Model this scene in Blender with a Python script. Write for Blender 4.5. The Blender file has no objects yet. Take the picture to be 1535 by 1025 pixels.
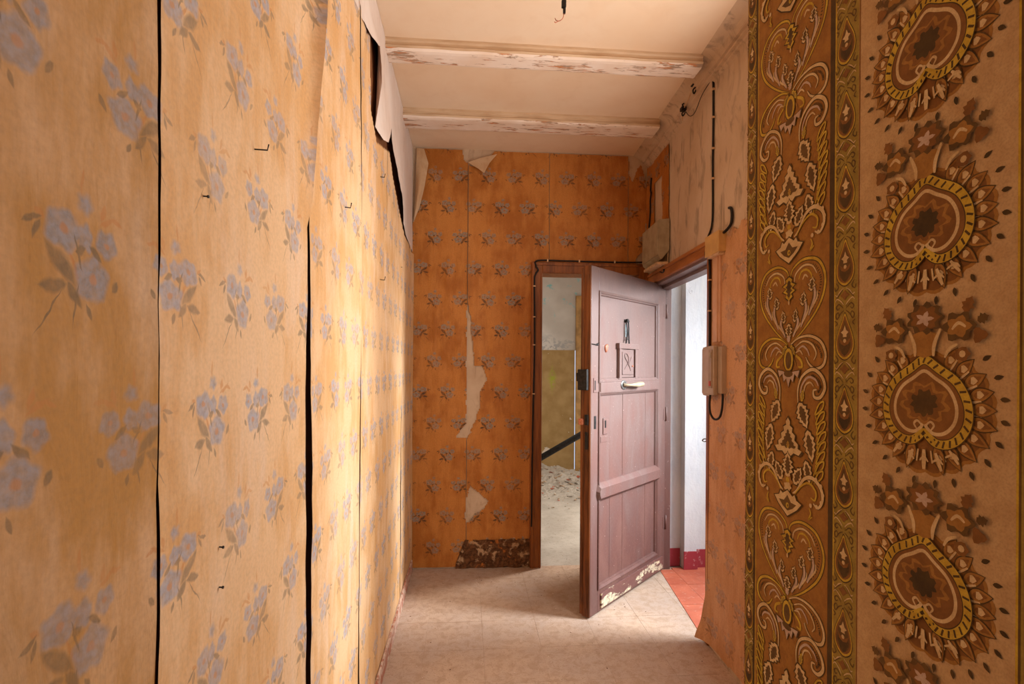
import bpy, bmesh, math, random
from mathutils import Vector, Matrix, noise as mn
random.seed(4)
SC = bpy.context.scene
COL = SC.collection
PI = math.pi

# ------------------------------------------------------------------ camera
CAMH = 1.45
cd = bpy.data.cameras.new('camera'); cam = bpy.data.objects.new('camera', cd); COL.objects.link(cam)
cd.sensor_width = 36; cd.lens = 800 / 1535 * 36; cd.shift_y = 35.5 / 1535; cd.clip_start = 0.02
YAW = math.atan(67 / 800)
cam.location = (0, 0, CAMH)
cam.rotation_euler = (Matrix.Rotation(-YAW, 3, 'Z') @ Matrix.Rotation(PI / 2, 3, 'X') @ Matrix.Rotation(math.radians(0.35), 3, 'Z')).to_euler()
SC.camera = cam

# ------------------------------------------------------------------ light
SC.view_settings.view_transform = 'Standard'; SC.view_settings.look = 'None'
SC.view_settings.gamma = 1; SC.view_settings.use_curve_mapping = False
SC.view_settings.exposure = 0.0
w = bpy.data.worlds.new('world'); SC.world = w; w.use_nodes = True
bg = w.node_tree.nodes['Background']; bg.inputs[0].default_value = (0.72, 0.82, 1.0, 1); bg.inputs[1].default_value = 1.0

def area(name, loc, target, sx, sy, power, color, spread=180):
    l = bpy.data.lights.new(name, 'AREA'); l.shape = 'RECTANGLE'; l.size = sx; l.size_y = sy
    l.energy = power; l.color = color; l.spread = math.radians(spread)
    o = bpy.data.objects.new(name, l); COL.objects.link(o); o.location = loc
    o.rotation_euler = (Vector(target) - Vector(loc)).to_track_quat('-Z', 'Y').to_euler()
    return o
# daylight through the window that stands behind the patterned partition, in the right wall
area('window_daylight', (1.225, 1.85, 1.80), (-0.4, 1.80, 1.80), 0.74, 1.45, 31, (1.0, 0.97, 0.93))
# daylight of the stair landing, cool
area('landing_daylight', (3.0, 2.38, 1.9), (0.5, 2.98, 0.5), 0.7, 1.2, 85, (0.84, 0.92, 1.0), 75)
area('landing_fill', (2.2, 2.6, 2.95), (2.1, 2.8, 0), 0.9, 0.9, 27, (0.82, 0.91, 1.0))  # added soft fill for the landing, hung under its closed ceiling
# window of the room beyond the back doorway
area('back_room_daylight', (2.56, 4.80, 1.75), (0.0, 3.6, 0.0), 0.5, 1.1, 70, (1.0, 0.97, 0.92))
area('back_room_overhead', (0.2, 5.4, 2.93), (0.3, 5.5, 0), 1.6, 1.6, 12, (1.0, 0.97, 0.94))  # overhead area light under the closed back room ceiling
# added soft fill from behind the camera; no window is built there
area('rear_fill', (0.05, -2.35, 1.75), (0.3, 2.0, 1.5), 1.2, 1.5, 33, (1.0, 0.95, 0.88))

# ------------------------------------------------------------------ material helpers
def lin(h):
    h = h.lstrip('#'); v = [int(h[i:i + 2], 16) / 255 for i in (0, 2, 4)]
    return tuple((x / 12.92 if x <= 0.04045 else ((x + 0.055) / 1.055) ** 2.4) for x in v) + (1.0,)

class G:
    def __init__(s, name):
        s.m = bpy.data.materials.new(name); s.m.use_nodes = True; s.nt = s.m.node_tree
        s.b = s.nt.nodes['Principled BSDF']; s.b.inputs['Specular IOR Level'].default_value = 0.3
    def put(s, sock, v):
        if isinstance(v, V): s.nt.links.new(v.s, sock)
        elif isinstance(v, bpy.types.NodeSocket): s.nt.links.new(v, sock)
        else: sock.default_value = v
    def op(s, o, *a, clamp=False):
        n = s.nt.nodes.new('ShaderNodeMath'); n.operation = o; n.use_clamp = clamp
        for i, x in enumerate(a): s.put(n.inputs[i], x)
        return V(s, n.outputs[0])
    def uv(s):
        n = s.nt.nodes.new('ShaderNodeTexCoord'); return n.outputs['UV']
    def obj(s):
        n = s.nt.nodes.new('ShaderNodeTexCoord'); return n.outputs['Object']
    def pos(s):
        n = s.nt.nodes.new('ShaderNodeNewGeometry'); return n.outputs['Position']
    def rand(s):
        n = s.nt.nodes.new('ShaderNodeObjectInfo'); return V(s, n.outputs['Random'])
    def sep(s, v):
        n = s.nt.nodes.new('ShaderNodeSeparateXYZ'); s.put(n.inputs[0], v); return [V(s, n.outputs[i]) for i in range(3)]
    def comb(s, x, y, z=0.0):
        n = s.nt.nodes.new('ShaderNodeCombineXYZ')
        for i, q in enumerate((x, y, z)): s.put(n.inputs[i], q)
        return n.outputs[0]
    def scale(s, v, sc):
        n = s.nt.nodes.new('ShaderNodeMapping'); s.put(n.inputs[0], v); n.inputs['Scale'].default_value = sc; return n.outputs[0]
    def noise(s, v, scale, detail=3, rough=0.55, dist=0.0):
        n = s.nt.nodes.new('ShaderNodeTexNoise'); s.put(n.inputs['Vector'], v)
        n.inputs['Scale'].default_value = scale; n.inputs['Detail'].default_value = detail
        n.inputs['Roughness'].default_value = rough; n.inputs['Distortion'].default_value = dist
        return V(s, n.outputs['Fac'])
    def voro(s, v, scale):
        n = s.nt.nodes.new('ShaderNodeTexVoronoi'); s.put(n.inputs['Vector'], v); n.inputs['Scale'].default_value = scale
        return V(s, n.outputs['Distance'])
    def mix(s, f, a, b):
        n = s.nt.nodes.new('ShaderNodeMix'); n.data_type = 'RGBA'
        s.put(n.inputs['Factor'], f); s.put(n.inputs[6], a); s.put(n.inputs[7], b); return n.outputs[2]
    def step(s, x, a, b):     # smooth 0..1 between a and b
        n = s.nt.nodes.new('ShaderNodeMapRange'); n.interpolation_type = 'SMOOTHSTEP'
        s.put(n.inputs[0], x); n.inputs[1].default_value = a; n.inputs[2].default_value = b
        return V(s, n.outputs[0])
    def out(s, color, rough=0.8, bump=None, strength=0.3, dist=0.01, metal=0.0):
        s.put(s.b.inputs['Base Color'], color); s.put(s.b.inputs['Roughness'], rough); s.b.inputs['Metallic'].default_value = metal
        if bump is not None:
            n = s.nt.nodes.new('ShaderNodeBump'); n.inputs['Strength'].default_value = strength; n.inputs['Distance'].default_value = dist
            s.put(n.inputs['Height'], bump); s.nt.links.new(n.outputs[0], s.b.inputs['Normal'])
        return s.m
class V:
    def __init__(s, g, so): s.g = g; s.s = so
    def __add__(a, b): return a.g.op('ADD', a, b)
    __radd__ = __add__
    def __sub__(a, b): return a.g.op('SUBTRACT', a, b)
    def __rsub__(a, b): return a.g.op('SUBTRACT', b, a)
    def __mul__(a, b): return a.g.op('MULTIPLY', a, b)
    __rmul__ = __mul__
    def __truediv__(a, b): return a.g.op('DIVIDE', a, b)
    def abs(a): return a.g.op('ABSOLUTE', a)
    def max(a, b): return a.g.op('MAXIMUM', a, b)
    def clamp(a): return a.g.op('ADD', a, 0.0, clamp=True)

def plain(name, hx, rough=0.6, var=0.12, scale=30, metal=0.0, hx2=None, bump=0.15):
    g = G(name); p = g.obj(); n = g.noise(p, scale, 4)
    c = lin(hx); d = lin(hx2) if hx2 else tuple(x * (1 - 2.5 * var) for x in c[:3]) + (1,)
    return g.out(g.mix(g.step(n, 0.35, 0.7), c, d), rough, n, bump, 0.004, metal)

def floral(name, base, base2, blue, leaf, orange, dx, dz, ox, oz, fade=0.85, stain=None, rough=0.75, sprays=1.0):
    """Faded wallpaper: bouquets on a half-offset lattice in wall metres (UV), over a mottled ground."""
    g = G(name); uv = g.uv()
    u0, v0, _ = g.sep(uv)
    wn = g.noise(uv, 26, 2); wn2 = g.noise(g.scale(uv, (1.7, 0.8, 1)), 31, 2)
    u = u0 + (wn - 0.5) * 0.012; v = v0 + (wn2 - 0.5) * 0.012
    row = g.op('FLOOR', (v - oz) / dz + 0.5)
    y = v - oz - row * dz
    par = g.op('FLOORED_MODULO', row, 2.0)
    us = u - ox - par * (dx / 2)
    colm = g.op('FLOOR', us / dx + 0.5)
    cp = g.op('FLOORED_MODULO', colm, 2.0); x = (us - colm * dx) * (1.0 - cp * 1.9); y = y * (1.0 + cp * 0.12)
    hsh = g.op('FRACT', g.op('SINE', row * 12.9 + colm * 78.2) * 43.7)
    def flower(cx, cy, rx, ry, ph, k=4.0, amp=0.085):
        px = (x - cx) / rx; py = (y - cy) / ry
        d = g.op('SQRT', px * px + py * py); a = g.op('ARCTAN2', py, px)
        return (1.0 - d + g.op('SINE', a * 5.0 + ph) * amp) * k, d
    def lf(cx, cy, l, wd, ang, k=2.2):
        c, s_ = math.cos(ang), math.sin(ang)
        px = x - cx; py = y - cy
        xr = (px * c + py * s_) / l; yr = (py * c - px * s_) / wd
        return (1.0 - xr * xr - yr.abs()) * k
    blue_m = None; cen = None
    for (cx, cy, rx, ry, ph, kk) in [(.020, -.023, .029, .026, 0.3, 4), (-.022, .020, .027, .022, 1.7, 4), (.041, .017, .018, .017, 2.9, 3.5),
                                 (.008, .018, .013, .017, 0.9, 3), (.008, .052, .014, .013, 2.1, 1.6)]:
        m, d = flower(cx, cy, rx, ry, ph, kk); m = m.clamp()
        blue_m = m if blue_m is None else blue_m.max(m)
        if rx > 0.015:
            e = ((0.27 - d) * 8).clamp(); cen = e if cen is None else cen.max(e)
    leaf_m = None
    for (cx, cy, l, wd, a) in [(-.024, -.014, .030, .011, -0.75), (-.034, -.036, .020, .009, 0.2), (-.006, -.042, .018, .008, -0.9), (.024, .004, .014, .005, -0.6),
                               (-.040, -.062, .034, .0016, 0.95), (-.060, .020, .013, .004, 0.4), (-.054, .012, .011, .004, 1.2), (.056, -.026, .010, .005, 1.0),
                               (-.004, -.052, .026, .0016, 1.35), (-.002, .000, .022, .0022, 1.9), (.014, -.058, .010, .004, -1.2), (.000, .004, .008, .006, 0.3)]:
        m = lf(cx, cy, l, wd, a).clamp(); leaf_m = m if leaf_m is None else leaf_m.max(m)
    or_m = None
    for (cx, cy, l, wd, a) in [(.044, .042, .018, .0045, 0.5), (.036, .050, .012, .005, 1.3), (.058, .044, .011, .004, -0.3), (-.008, -.012, .022, .003, -1.1), (-.052, .027, .008, .004, -0.6),
                               (.004, .074, .016, .003, 1.5)]:
        m = lf(cx, cy, l, wd, a).clamp(); or_m = m if or_m is None else or_m.max(m)
    big = g.noise(uv, 2.3, 4, 0.6); mid = g.noise(g.scale(uv, (3.0, 0.8, 1)), 6, 5, 0.65); fine = g.noise(uv, 120, 3, 0.6)
    gr = g.mix(g.step(big * 0.6 + mid * 0.4, 0.42, 0.60), base, base2)
    if stain: gr = g.mix(g.step(g.noise(g.scale(uv, (2.2, 0.6, 1)), 3.1, 5, 0.6, 0.5), 0.52, 0.74) * 0.65, gr, stain)
    gr = g.mix(g.step(fine, 0.3, 0.8) * 0.22, gr, leaf)
    wear = (g.noise(uv, 55, 4, 0.65) * 1.5 + 0.12).clamp(); f = (0.75 + hsh * 0.35) * fade
    # a painted tone inside the petals
    pet = g.mix(g.step(g.noise(uv, 95, 3), 0.35, 0.7), blue, g.mix(0.5, blue, leaf))
    c = g.mix((or_m * wear * f * sprays * 0.8).clamp(), gr, orange)
    c = g.mix((blue_m * wear * f).clamp(), c, pet)
    c = g.mix((leaf_m * wear * f * 0.95).clamp(), c, leaf)
    c = g.mix((cen * f * 0.75).clamp(), c, orange)
    h = g.noise(g.scale(uv, (2.5, 0.7, 1)), 9, 4, 0.6, 0.6) + fine * 0.12
    return g.out(c, rough, h, 0.45, 0.012)

M = {}
M['paper_left'] = floral('floral_paper_left', lin('#e4ba8c'), lin('#d6a268'), lin('#a3a3ae'), lin('#8b765c'), lin('#c98a50'), .19, .192, .857, 1.752, 0.8, lin('#e6c6a8'))
M['paper_near'] = floral('floral_paper_near', lin('#cfa274'), lin('#b5813f'), lin('#908f96'), lin('#6f5b40'), lin('#bb7a40'), .19, .192, .857, 1.752, 0.8, lin('#c9a684'))
M['paper_back'] = floral('floral_paper_back', lin('#c27c36'), lin('#a8621e'), lin('#94826f'), lin('#4c331c'), lin('#a9571c'), .192, .2215, -.241, 2.811, 0.95, None, 0.62, 0.5)
M['paper_right'] = floral('floral_paper_right', lin('#d4a278'), lin('#c48e5e'), lin('#9a8c86'), lin('#6a4c38'), lin('#b0632c'), .19, .2, 2.44, 1.72, 0.6, lin('#b88a66'), 0.7)

def plaster(name, a, b, c3, sc=1.0, stains=0.6, rough=0.9, bump=0.25):
    g = G(name); p = g.pos()
    n1 = g.noise(p, 2.2 * sc, 5, 0.6); n2 = g.noise(g.scale(p, (1, 1, 0.35)), 14 * sc, 4, 0.6, 0.8); n3 = g.noise(p, 70, 3)
    c = g.mix(g.step(n1, 0.35, 0.68), lin(a), lin(b)); c = g.mix(g.step(n2, 0.5, 0.72) * stains, c, lin(c3))
    return g.out(c, rough, n2 * 0.7 + n3 * 0.3, bump, 0.008)
M['ceiling'] = plaster('ceiling_plaster', '#ead2b6', '#e4c4a2', '#d8b491', 0.5, 0.2, 0.9, 0.08)
M['bare'] = plaster('bare_plaster', '#cdb49b', '#bda083', '#8f7c69', 1.0, 0.85)
M['lining'] = plaster('lining_paper', '#e6d6ca', '#dcc6b6', '#c3a994', 1.0, 0.35)
M['dark'] = plaster('dirty_shaded_underlay', '#8e5a34', '#6f4222', '#4f2b14', 1.0, 0.6)  # underlay in seams and hollow: dirt, with gap shade put into the colour
M['backing'] = plaster('paper_backing', '#cfae8a', '#c29a72', '#b08358', 2.0, 0.4)
M['backwall'] = plaster('back_wall_plaster', '#c9ad90', '#b99a7c', '#9c7c5e', 1.4, 0.5)
g = G('rotten_plaster'); p = g.pos(); n1 = g.noise(p, 14, 5, 0.65, 0.5); n2 = g.noise(p, 48, 4, 0.7)
c = g.mix(g.step(n2, 0.35, 0.65), lin('#70482a'), lin('#4a2c16')); c = g.mix(g.step(n1, 0.56, 0.66), c, lin('#b3906c')); c = g.mix(g.step(n1, 0.42, 0.36), c, lin('#a8622a'))
M['rot'] = g.out(c, 0.95, n1 + n2 * .5, 0.8, 0.01)
M['outer'] = plaster('landing_plaster', '#cfd0d0', '#c6c8cb', '#b9bcc2', 2.0, 0.4, 0.85, 0.5)
def wood(name, a, b, rough=0.5, sc=(6, 6, 0.5)):
    g = G(name); p = g.pos(); n = g.noise(g.scale(p, sc), 6, 5, 0.6, 0.3); n2 = g.noise(p, 45, 4, 0.65)
    c = g.mix(g.step(n, 0.38, 0.66), lin(a), lin(b)); c = g.mix(g.step(n2, 0.62, 0.74) * 0.4, c, lin('#4a2a12'))
    return g.out(c, rough, n + n2 * 0.3, 0.2, 0.004)
M['darkwood'] = wood('frame_wood', '#93551f', '#713c12', 0.45)
M['lightwood'] = wood('lintel_wood', '#ab6c36', '#925524', 0.5, (3, 0.5, 3))
M['greyroom'] = plaster('back_room_upper_plaster', '#cbc3ba', '#bdb3a9', '#a89d93', 1.5, 0.5)
M['black'] = plain('black_cable', '#1a1512', 0.5, 0.1)
M['steel'] = plain('worn_steel', '#8e8a86', 0.4, 0.2, 60, 0.8)
M['darkmetal'] = plain('dark_iron', '#33302e', 0.5, 0.2, 60, 0.5)
M['greybox'] = plain('grey_enamel', '#a8977c', 0.55, 0.06, 18, 0, '#94836a')
M['creambox'] = plain('cream_plastic', '#cfa468', 0.5, 0.06, 18)
M['duct'] = plain('pale_duct', '#d3a482', 0.5, 0.06, 12)
M['phone'] = plain('intercom_plastic', '#b49c86', 0.45, 0.06, 12)
M['phone2'] = plain('intercom_strip', '#a08468', 0.45, 0.06, 12)
M['red'] = plain('red_button', '#c8451f', 0.4)
M['copper'] = plain('copper_patch', '#c67a5c', 0.5, 0.2, 80)
M['clip'] = plain('cable_clip', '#d8b48c', 0.5)
M['yellowwood'] = plain('yellow_wood', '#bd9055', 0.5, 0.15, 12)
M['glass_far'] = plain('frosted_door_panel', '#a9b9bd', 0.3, 0.05)

# white painted beams whose paint has flaked to bare reddish wood
g = G('flaking_beam_paint'); p = g.pos(); sp = g.scale(p, (0.9, 5.0, 5.0))
n = g.noise(sp, 9, 5, 0.62, 0.4); patch = g.noise(p, 2.2, 2)
chip = g.step(n + (patch - 0.5) * 0.35, 0.565, 0.585); edge = g.step(n + (patch - 0.5) * 0.35, 0.54, 0.565)
c = g.mix(g.step(g.noise(p, 5, 3), 0.3, 0.7), lin('#eddccd'), lin('#e2c9b3'))
c = g.mix(edge * 0.5, c, lin('#a58a72')); c = g.mix(chip, c, g.mix(g.step(g.noise(sp, 16, 2), 0.4, 0.6), lin('#c98454'), lin('#a48d78')))
M['beam'] = g.out(c, 0.7, (1 - chip) * 1.0, 0.5, 0.004)
g = G('beam_side_shade'); p = g.pos(); n = g.noise(g.scale(p, (0.8, 4, 4)), 7, 4)
M['beam_shade'] = g.out(g.mix(g.step(n, 0.35, 0.7), lin('#cfb190'), lin('#bb9a78')), 0.8, n, 0.2, 0.004)  # shade of the beams' near face is put into this tan

# dusty floor; dust lies across the tiles
g = G('dusty_floor'); p = g.pos(); n1 = g.noise(p, 1.7, 5, 0.6); n2 = g.noise(p, 22, 4, 0.65, 0.6); n3 = g.noise(p, 130, 3, 0.6)
c = g.mix(g.step(n1, 0.35, 0.65), lin('#c6aa92'), lin('#b9a393')); c = g.mix(g.step(n2, 0.42, 0.66) * 0.6, c, lin('#a98c72'))
c = g.mix(g.step(n3, 0.56, 0.68) * 0.6, c, lin('#8e7258')); c = g.mix((g.rand() * 0.16).clamp(), c, lin('#a5856a'))
c = g.mix(g.step(g.voro(p, 42), 0.10, 0.05) * g.step(g.noise(p, 11, 2), 0.5, 0.6) * 0.7, c, lin('#eadfd2'))
M['floor'] = g.out(c, 0.85, n2 * 0.5 + n3 * 0.5, 0.35, 0.005)
g = G('floor_joint_dirt'); p = g.pos(); M['joint'] = g.out(g.mix(g.noise(p, 40, 3), lin('#b89e88'), lin('#a58b75')), 0.9)
g = G('back_room_dust'); p = g.pos(); n1 = g.noise(p, 3, 5); n2 = g.noise(p, 30, 4, 0.65, 0.5)
c = g.mix(g.step(n1, 0.35, 0.65), lin('#c2b7a8'), lin('#aea293')); c = g.mix(g.step(n2, 0.5, 0.75) * 0.5, c, lin('#8f8272')); M['dust'] = g.out(c, 0.9, n2, 0.4, 0.01)
g = G('red_clay_tile'); p = g.pos(); n1 = g.noise(p, 9, 4); c = g.mix(g.step(n1, 0.3, 0.7), lin('#c4694c'), lin('#b0573e'))
c = g.mix((g.rand() * 0.25).clamp(), c, lin('#d08a70')); M['redtile'] = g.out(g.mix(g.step(g.noise(p, 35, 4), 0.55, 0.75) * 0.4, c, lin('#cdb0a0')), 0.55, n1, 0.1, 0.003)
g = G('grout'); M['grout'] = g.out(lin('#b59686'), 0.9)
g = G('red_skirting_paint'); p = g.pos(); n1 = g.noise(p, 25, 4)
c = g.mix(g.step(n1, 0.60, 0.75), lin('#96323a'), lin('#c9a9a2')); M['redpaint'] = g.out(c, 0.6, n1, 0.3, 0.004)
g = G('worn_skirting_tile'); p = g.pos(); n1 = g.noise(g.scale(p, (1, 1, 1)), 16, 5, 0.7)
c = g.mix(g.step(n1, 0.42, 0.6), lin('#b0725a'), lin('#d8c0ac')); M['skirt'] = g.out(c, 0.7, n1, 0.3, 0.004)
# olive dado with lost paint
g = G('olive_dado'); p = g.pos(); n1 = g.noise(p, 3.2, 6, 0.6, 0.3); n2 = g.noise(p, 24, 4, 0.7)
c = g.mix(g.step(g.noise(p, 6, 4), 0.3, 0.7), lin('#a98a5a'), lin('#957647')); c = g.mix(g.step(n1, 0.66, 0.68), c, lin('#cdbfae'))
c = g.mix(g.step(n2, 0.70, 0.73), c, lin('#d9cdbd'))
px, py, pz = g.sep(p); gy = g.step(g.op('ABSOLUTE', px - 1.12) + g.op('ABSOLUTE', pz - 1.28) * 0.35 + (n2 - 0.5) * 0.25, 0.09, 0.03)
c = g.mix(gy * g.step(n2, 0.40, 0.55) * 0.75, c, lin('#93a020')); M['dado'] = g.out(c, 0.8, n1, 0.4, 0.01)
# upper grey wall with blue-green paint remains
g = G('upper_wall_remains'); p = g.pos(); n1 = g.noise(p, 2.4, 4); n2 = g.noise(p, 9, 5, 0.7, 0.6); px, py, pz = g.sep(p)
c = g.mix(g.step(n1, 0.35, 0.65), lin('#cdc6bd'), lin('#bcb3a9')); c = g.mix(g.step(n2, 0.60, 0.64) * g.step(pz, 1.9, 2.3), c, lin('#8fc0c0'))
c = g.mix(g.step(n2, 0.52, 0.55) * g.step(pz, 1.95, 1.7), c, lin('#a5a29e')); M['upper'] = g.out(c, 0.85, n2, 0.3, 0.01)

# door paint: brownish mauve, dusty, greyer sheen painted in towards the top, with chips low down on the kick rail (object space of the leaf, metres)
g = G('mauve_door_paint'); p = g.obj(); px, py, pz = g.sep(p)
n1 = g.noise(g.scale(p, (1, 1, 0.3)), 9, 5, 0.6, 0.5); n2 = g.noise(p, 60, 4, 0.65)
c = g.mix(g.step(n1, 0.3, 0.7), lin('#73524a'), lin('#5f3f3a')); c = g.mix(g.step(n1 + pz * 0.25, 0.55, 0.95) * 0.5, c, lin('#87766f'))  # greyer with height: reflected sky sheen put into the colour
c = g.mix(g.step(n2, 0.62, 0.72) * 0.5, c, lin('#a08c86')); c = g.mix(g.step(g.voro(p, 30), 0.09, 0.06) * g.step(g.noise(p, 13, 2), 0.5, 0.62), c, lin('#bfa9a0'))
M['door'] = g.out(c, g.step(n2, 0.2, 0.9) * 0.25 + 0.33, n1 * 0.6 + n2 * 0.4, 0.35, 0.004)
g = G('chipped_kick_rail_paint'); p = g.obj(); px, py, pz = g.sep(p)
n1 = g.noise(g.scale(p, (1.0, 1, 3.0)), 7, 5, 0.65, 0.3); n2 = g.noise(p, 60, 4, 0.65)
chip = g.step(n1 + pz * 1.2, 0.56, 0.53); c = g.mix(n2, lin('#7d5750'), lin('#5f3b36'))
c = g.mix(chip, c, g.mix(g.step(n2, 0.4, 0.6), lin('#ddcdaa'), lin('#a69884'))); M['kick'] = g.out(c, 0.55, chip, 0.5, 0.003)
M['dooredge'] = wood('door_edge_wood', '#7a4520', '#4e2a12')

# ------------------------------------------------------------------ mesh helpers
def link(name, bm, mats, parent=None, smooth=False, kind=None):
    me = bpy.data.meshes.new(name); bm.normal_update(); bm.to_mesh(me); bm.free()
    for m in (mats if isinstance(mats, (list, tuple)) else [mats]): me.materials.append(m)
    if smooth:
        for q in me.polygons: q.use_smooth = True
    o = bpy.data.objects.new(name, me); COL.objects.link(o)
    if parent: o.parent = parent
    if kind: o['kind'] = kind
    return o
def tag(o, label=None, cat=None, group=None, kind=None):
    if label: o['label'] = label
    if cat: o['category'] = cat
    if group: o['group'] = group
    if kind: o['kind'] = kind
    return o
def thing(name, label, cat, loc=(0, 0, 0), rz=0, group=None, kind=None):
    o = bpy.data.objects.new(name, None); COL.objects.link(o); o.location = loc; o.rotation_euler = (0, 0, rz)
    o.empty_display_size = 0.05
    return tag(o, label, cat, group, kind)
def box(bm, a, b, bev=0.0, mi=0, xf=None):
    vs = []
    for x in (a[0], b[0]):
        for y in (a[1], b[1]):
            for z in (a[2], b[2]): vs.append(bm.verts.new((x, y, z)))
    fs = [bm.faces.new([vs[i] for i in q]) for q in ((0, 1, 3, 2), (4, 6, 7, 5), (0, 4, 5, 1), (2, 3, 7, 6), (0, 2, 6, 4), (1, 5, 7, 3))]
    for f in fs: f.material_index = mi
    new = list(vs)
    if bev:
        es = list({e for f in fs for e in f.edges})
        r = bmesh.ops.bevel(bm, geom=es, offset=bev, segments=2, affect='EDGES', profile=0.6)
        new = list({v for f in r['faces'] for v in f.verts} | {v for v in vs if v.is_valid})
        for f in r['faces']: f.material_index = mi
    if xf: bmesh.ops.transform(bm, matrix=xf, verts=new)
    return new
def tube(bm, pts, r, seg=8, closed=False, mi=0, caps=True):
    pts = [Vector(p) for p in pts]; rings = []; n = len(pts); up = None
    for i, p in enumerate(pts):
        a = pts[(i - 1) % n] if (closed or i > 0) else p; b = pts[(i + 1) % n] if (closed or i < n - 1) else p
        t = (b - a).normalized()
        if up is None:
            up = Vector((0, 0, 1)) if abs(t.z) < 0.9 else Vector((1, 0, 0))
        s = t.cross(up).normalized(); u2 = s.cross(t); up = u2
        rr = r[i] if isinstance(r, (list, tuple)) else r
        rings.append([bm.verts.new(p + (s * math.cos(2 * PI * k / seg) + u2 * math.sin(2 * PI * k / seg)) * rr) for k in range(seg)])
    for i in range(n if closed else n - 1):
        A, B = rings[i], rings[(i + 1) % n]
        for k in range(seg):
            f = bm.faces.new((A[k], A[(k + 1) % seg], B[(k + 1) % seg], B[k])); f.material_index = mi; f.smooth = True
    if caps and not closed:
        bm.faces.new(rings[0][::-1]).material_index = mi; bm.faces.new(rings[-1]).material_index = mi
def smoothpts(pts, n=8, closed=False):
    out = []; P = [Vector(p) for p in pts]; N = len(P)
    for i in range(N if closed else N - 1):
        p0 = P[(i - 1) % N] if (closed or i > 0) else P[0]; p1 = P[i]; p2 = P[(i + 1) % N]
        p3 = P[(i + 2) % N] if (closed or i + 2 < N) else P[-1]
        for k in range(n):
            t = k / n
            out.append(0.5 * ((2 * p1) + (p2 - p0) * t + (2 * p0 - 5 * p1 + 4 * p2 - p3) * t * t + (3 * p1 - p0 - 3 * p2 + p3) * t ** 3))
    if not closed: out.append(P[-1])
    return out
def lerp(tab, x):
    if x <= tab[0][0]: return tab[0][1]
    for (a, va), (b, vb) in zip(tab, tab[1:]):
        if x <= b: return va + (vb - va) * (x - a) / (b - a)
    return tab[-1][1]
def nz(*a): return mn.noise(Vector(a))
def sheet(name, f, nu, nv, mat, parent=None, uvf=None, keep=None, smooth=True, mats=None, kind=None):
    """grid surface f(s,t) -> (x,y,z); uvf(x,y,z) -> wall metres; keep(x,y,z) drops faces"""
    bm = bmesh.new(); vs = [[bm.verts.new(f(i / nu, j / nv)) for j in range(nv + 1)] for i in range(nu + 1)]
    uvl = bm.loops.layers.uv.new('UVMap')
    for i in range(nu):
        for j in range(nv):
            q = (vs[i][j], vs[i + 1][j], vs[i + 1][j + 1], vs[i][j + 1])
            if keep:
                c = sum((v.co for v in q), Vector()) / 4
                if not keep(c.x, c.y, c.z): continue
            fc = bm.faces.new(q)
            if uvf:
                for l in fc.loops: l[uvl].uv = uvf(*l.vert.co)
    for v in [v for v in bm.verts if not v.link_faces]: bm.verts.remove(v)
    return link(name, bm, mats or mat, parent, smooth, kind)

# ------------------------------------------------------------------ the setting
def rx(y): return 1.25 + 0.05 * (y - 2.4)            # the right wall runs slightly askew
SK = Matrix(((1, 0.05, 0, 1.25 - 0.12), (0, 1, 0, 0), (0, 0, 1, 0), (0, 0, 0, 1)))   # (offset behind wall, y, z) -> world
def struct(name, boxes, mat, label=None, cat=None, xf=None):
    bm = bmesh.new()
    for a, b in boxes: box(bm, a, b, xf=xf)
    o = link(name, bm, mat, kind='structure')
    return tag(o, label, cat)
ceil = struct('ceiling', [((-.53, -2.6, 3.0), (1.46, 3.96, 3.1)), ((1.46, 1.9, 3.0), (3.2, 3.96, 3.1)), ((-1.7, 3.96, 3.0), (2.75, 7.15, 3.1))], M['ceiling'],
              'pinkish cream plaster ceiling crossed by two painted beams', 'ceiling')
floor = struct('floor', [((-.53, 1.2, -.1), (1.47, 3.84, -.0012)), ((-.53, -2.6, -.1), (1.47, 1.2, 0))], M['joint'], 'dusty beige tiled corridor floor', 'floor')
wl = struct('wall_left', [((-.53, -2.6, 0), (-.402, 3.845, 3.0))], M['dark'], 'long left wall under ochre floral paper', 'wall')
wb = struct('wall_back', [((-.53, 3.845, 0), (.53, 3.97, 3.0)), ((.53, 3.845, 2.12), (1.24, 3.97, 3.0)), ((1.24, 3.845, 0), (1.45, 3.97, 3.0))], M['backwall'],
            'end wall papered orange with small grey bouquets, a doorway in it', 'wall')
wr = struct('wall_right', [((0, 1.0, 0), (.13, 1.42, 3.0)), ((0, 1.42, 0), (.13, 2.27, 1.0)), ((0, 1.42, 2.6), (.13, 2.27, 3.0)), ((0, 2.27, 0), (.13, 2.70, 3.0)),
                           ((0, 2.70, 2.04), (.13, 3.74, 3.0)), ((0, 3.74, 0), (.13, 3.85, 3.0))], M['bare'],
            'scraped bare plaster right wall above the landing doorway', 'wall', xf=SK)
struct('wall_rear', [((-.53, -2.7, 0), (.56, -2.6, 3.0))], M['bare'], 'plain rear wall behind the viewpoint', 'wall')
part_wall = struct('wall_partition', [((.553, -2.6, 0), (1.36, 1.0, 3.0)), ((.553, 1.0, 0), (.68, 1.018, 3.0))], M['backing'], 'near partition wall covered with brown ornamental wallpaper', 'wall')
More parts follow.
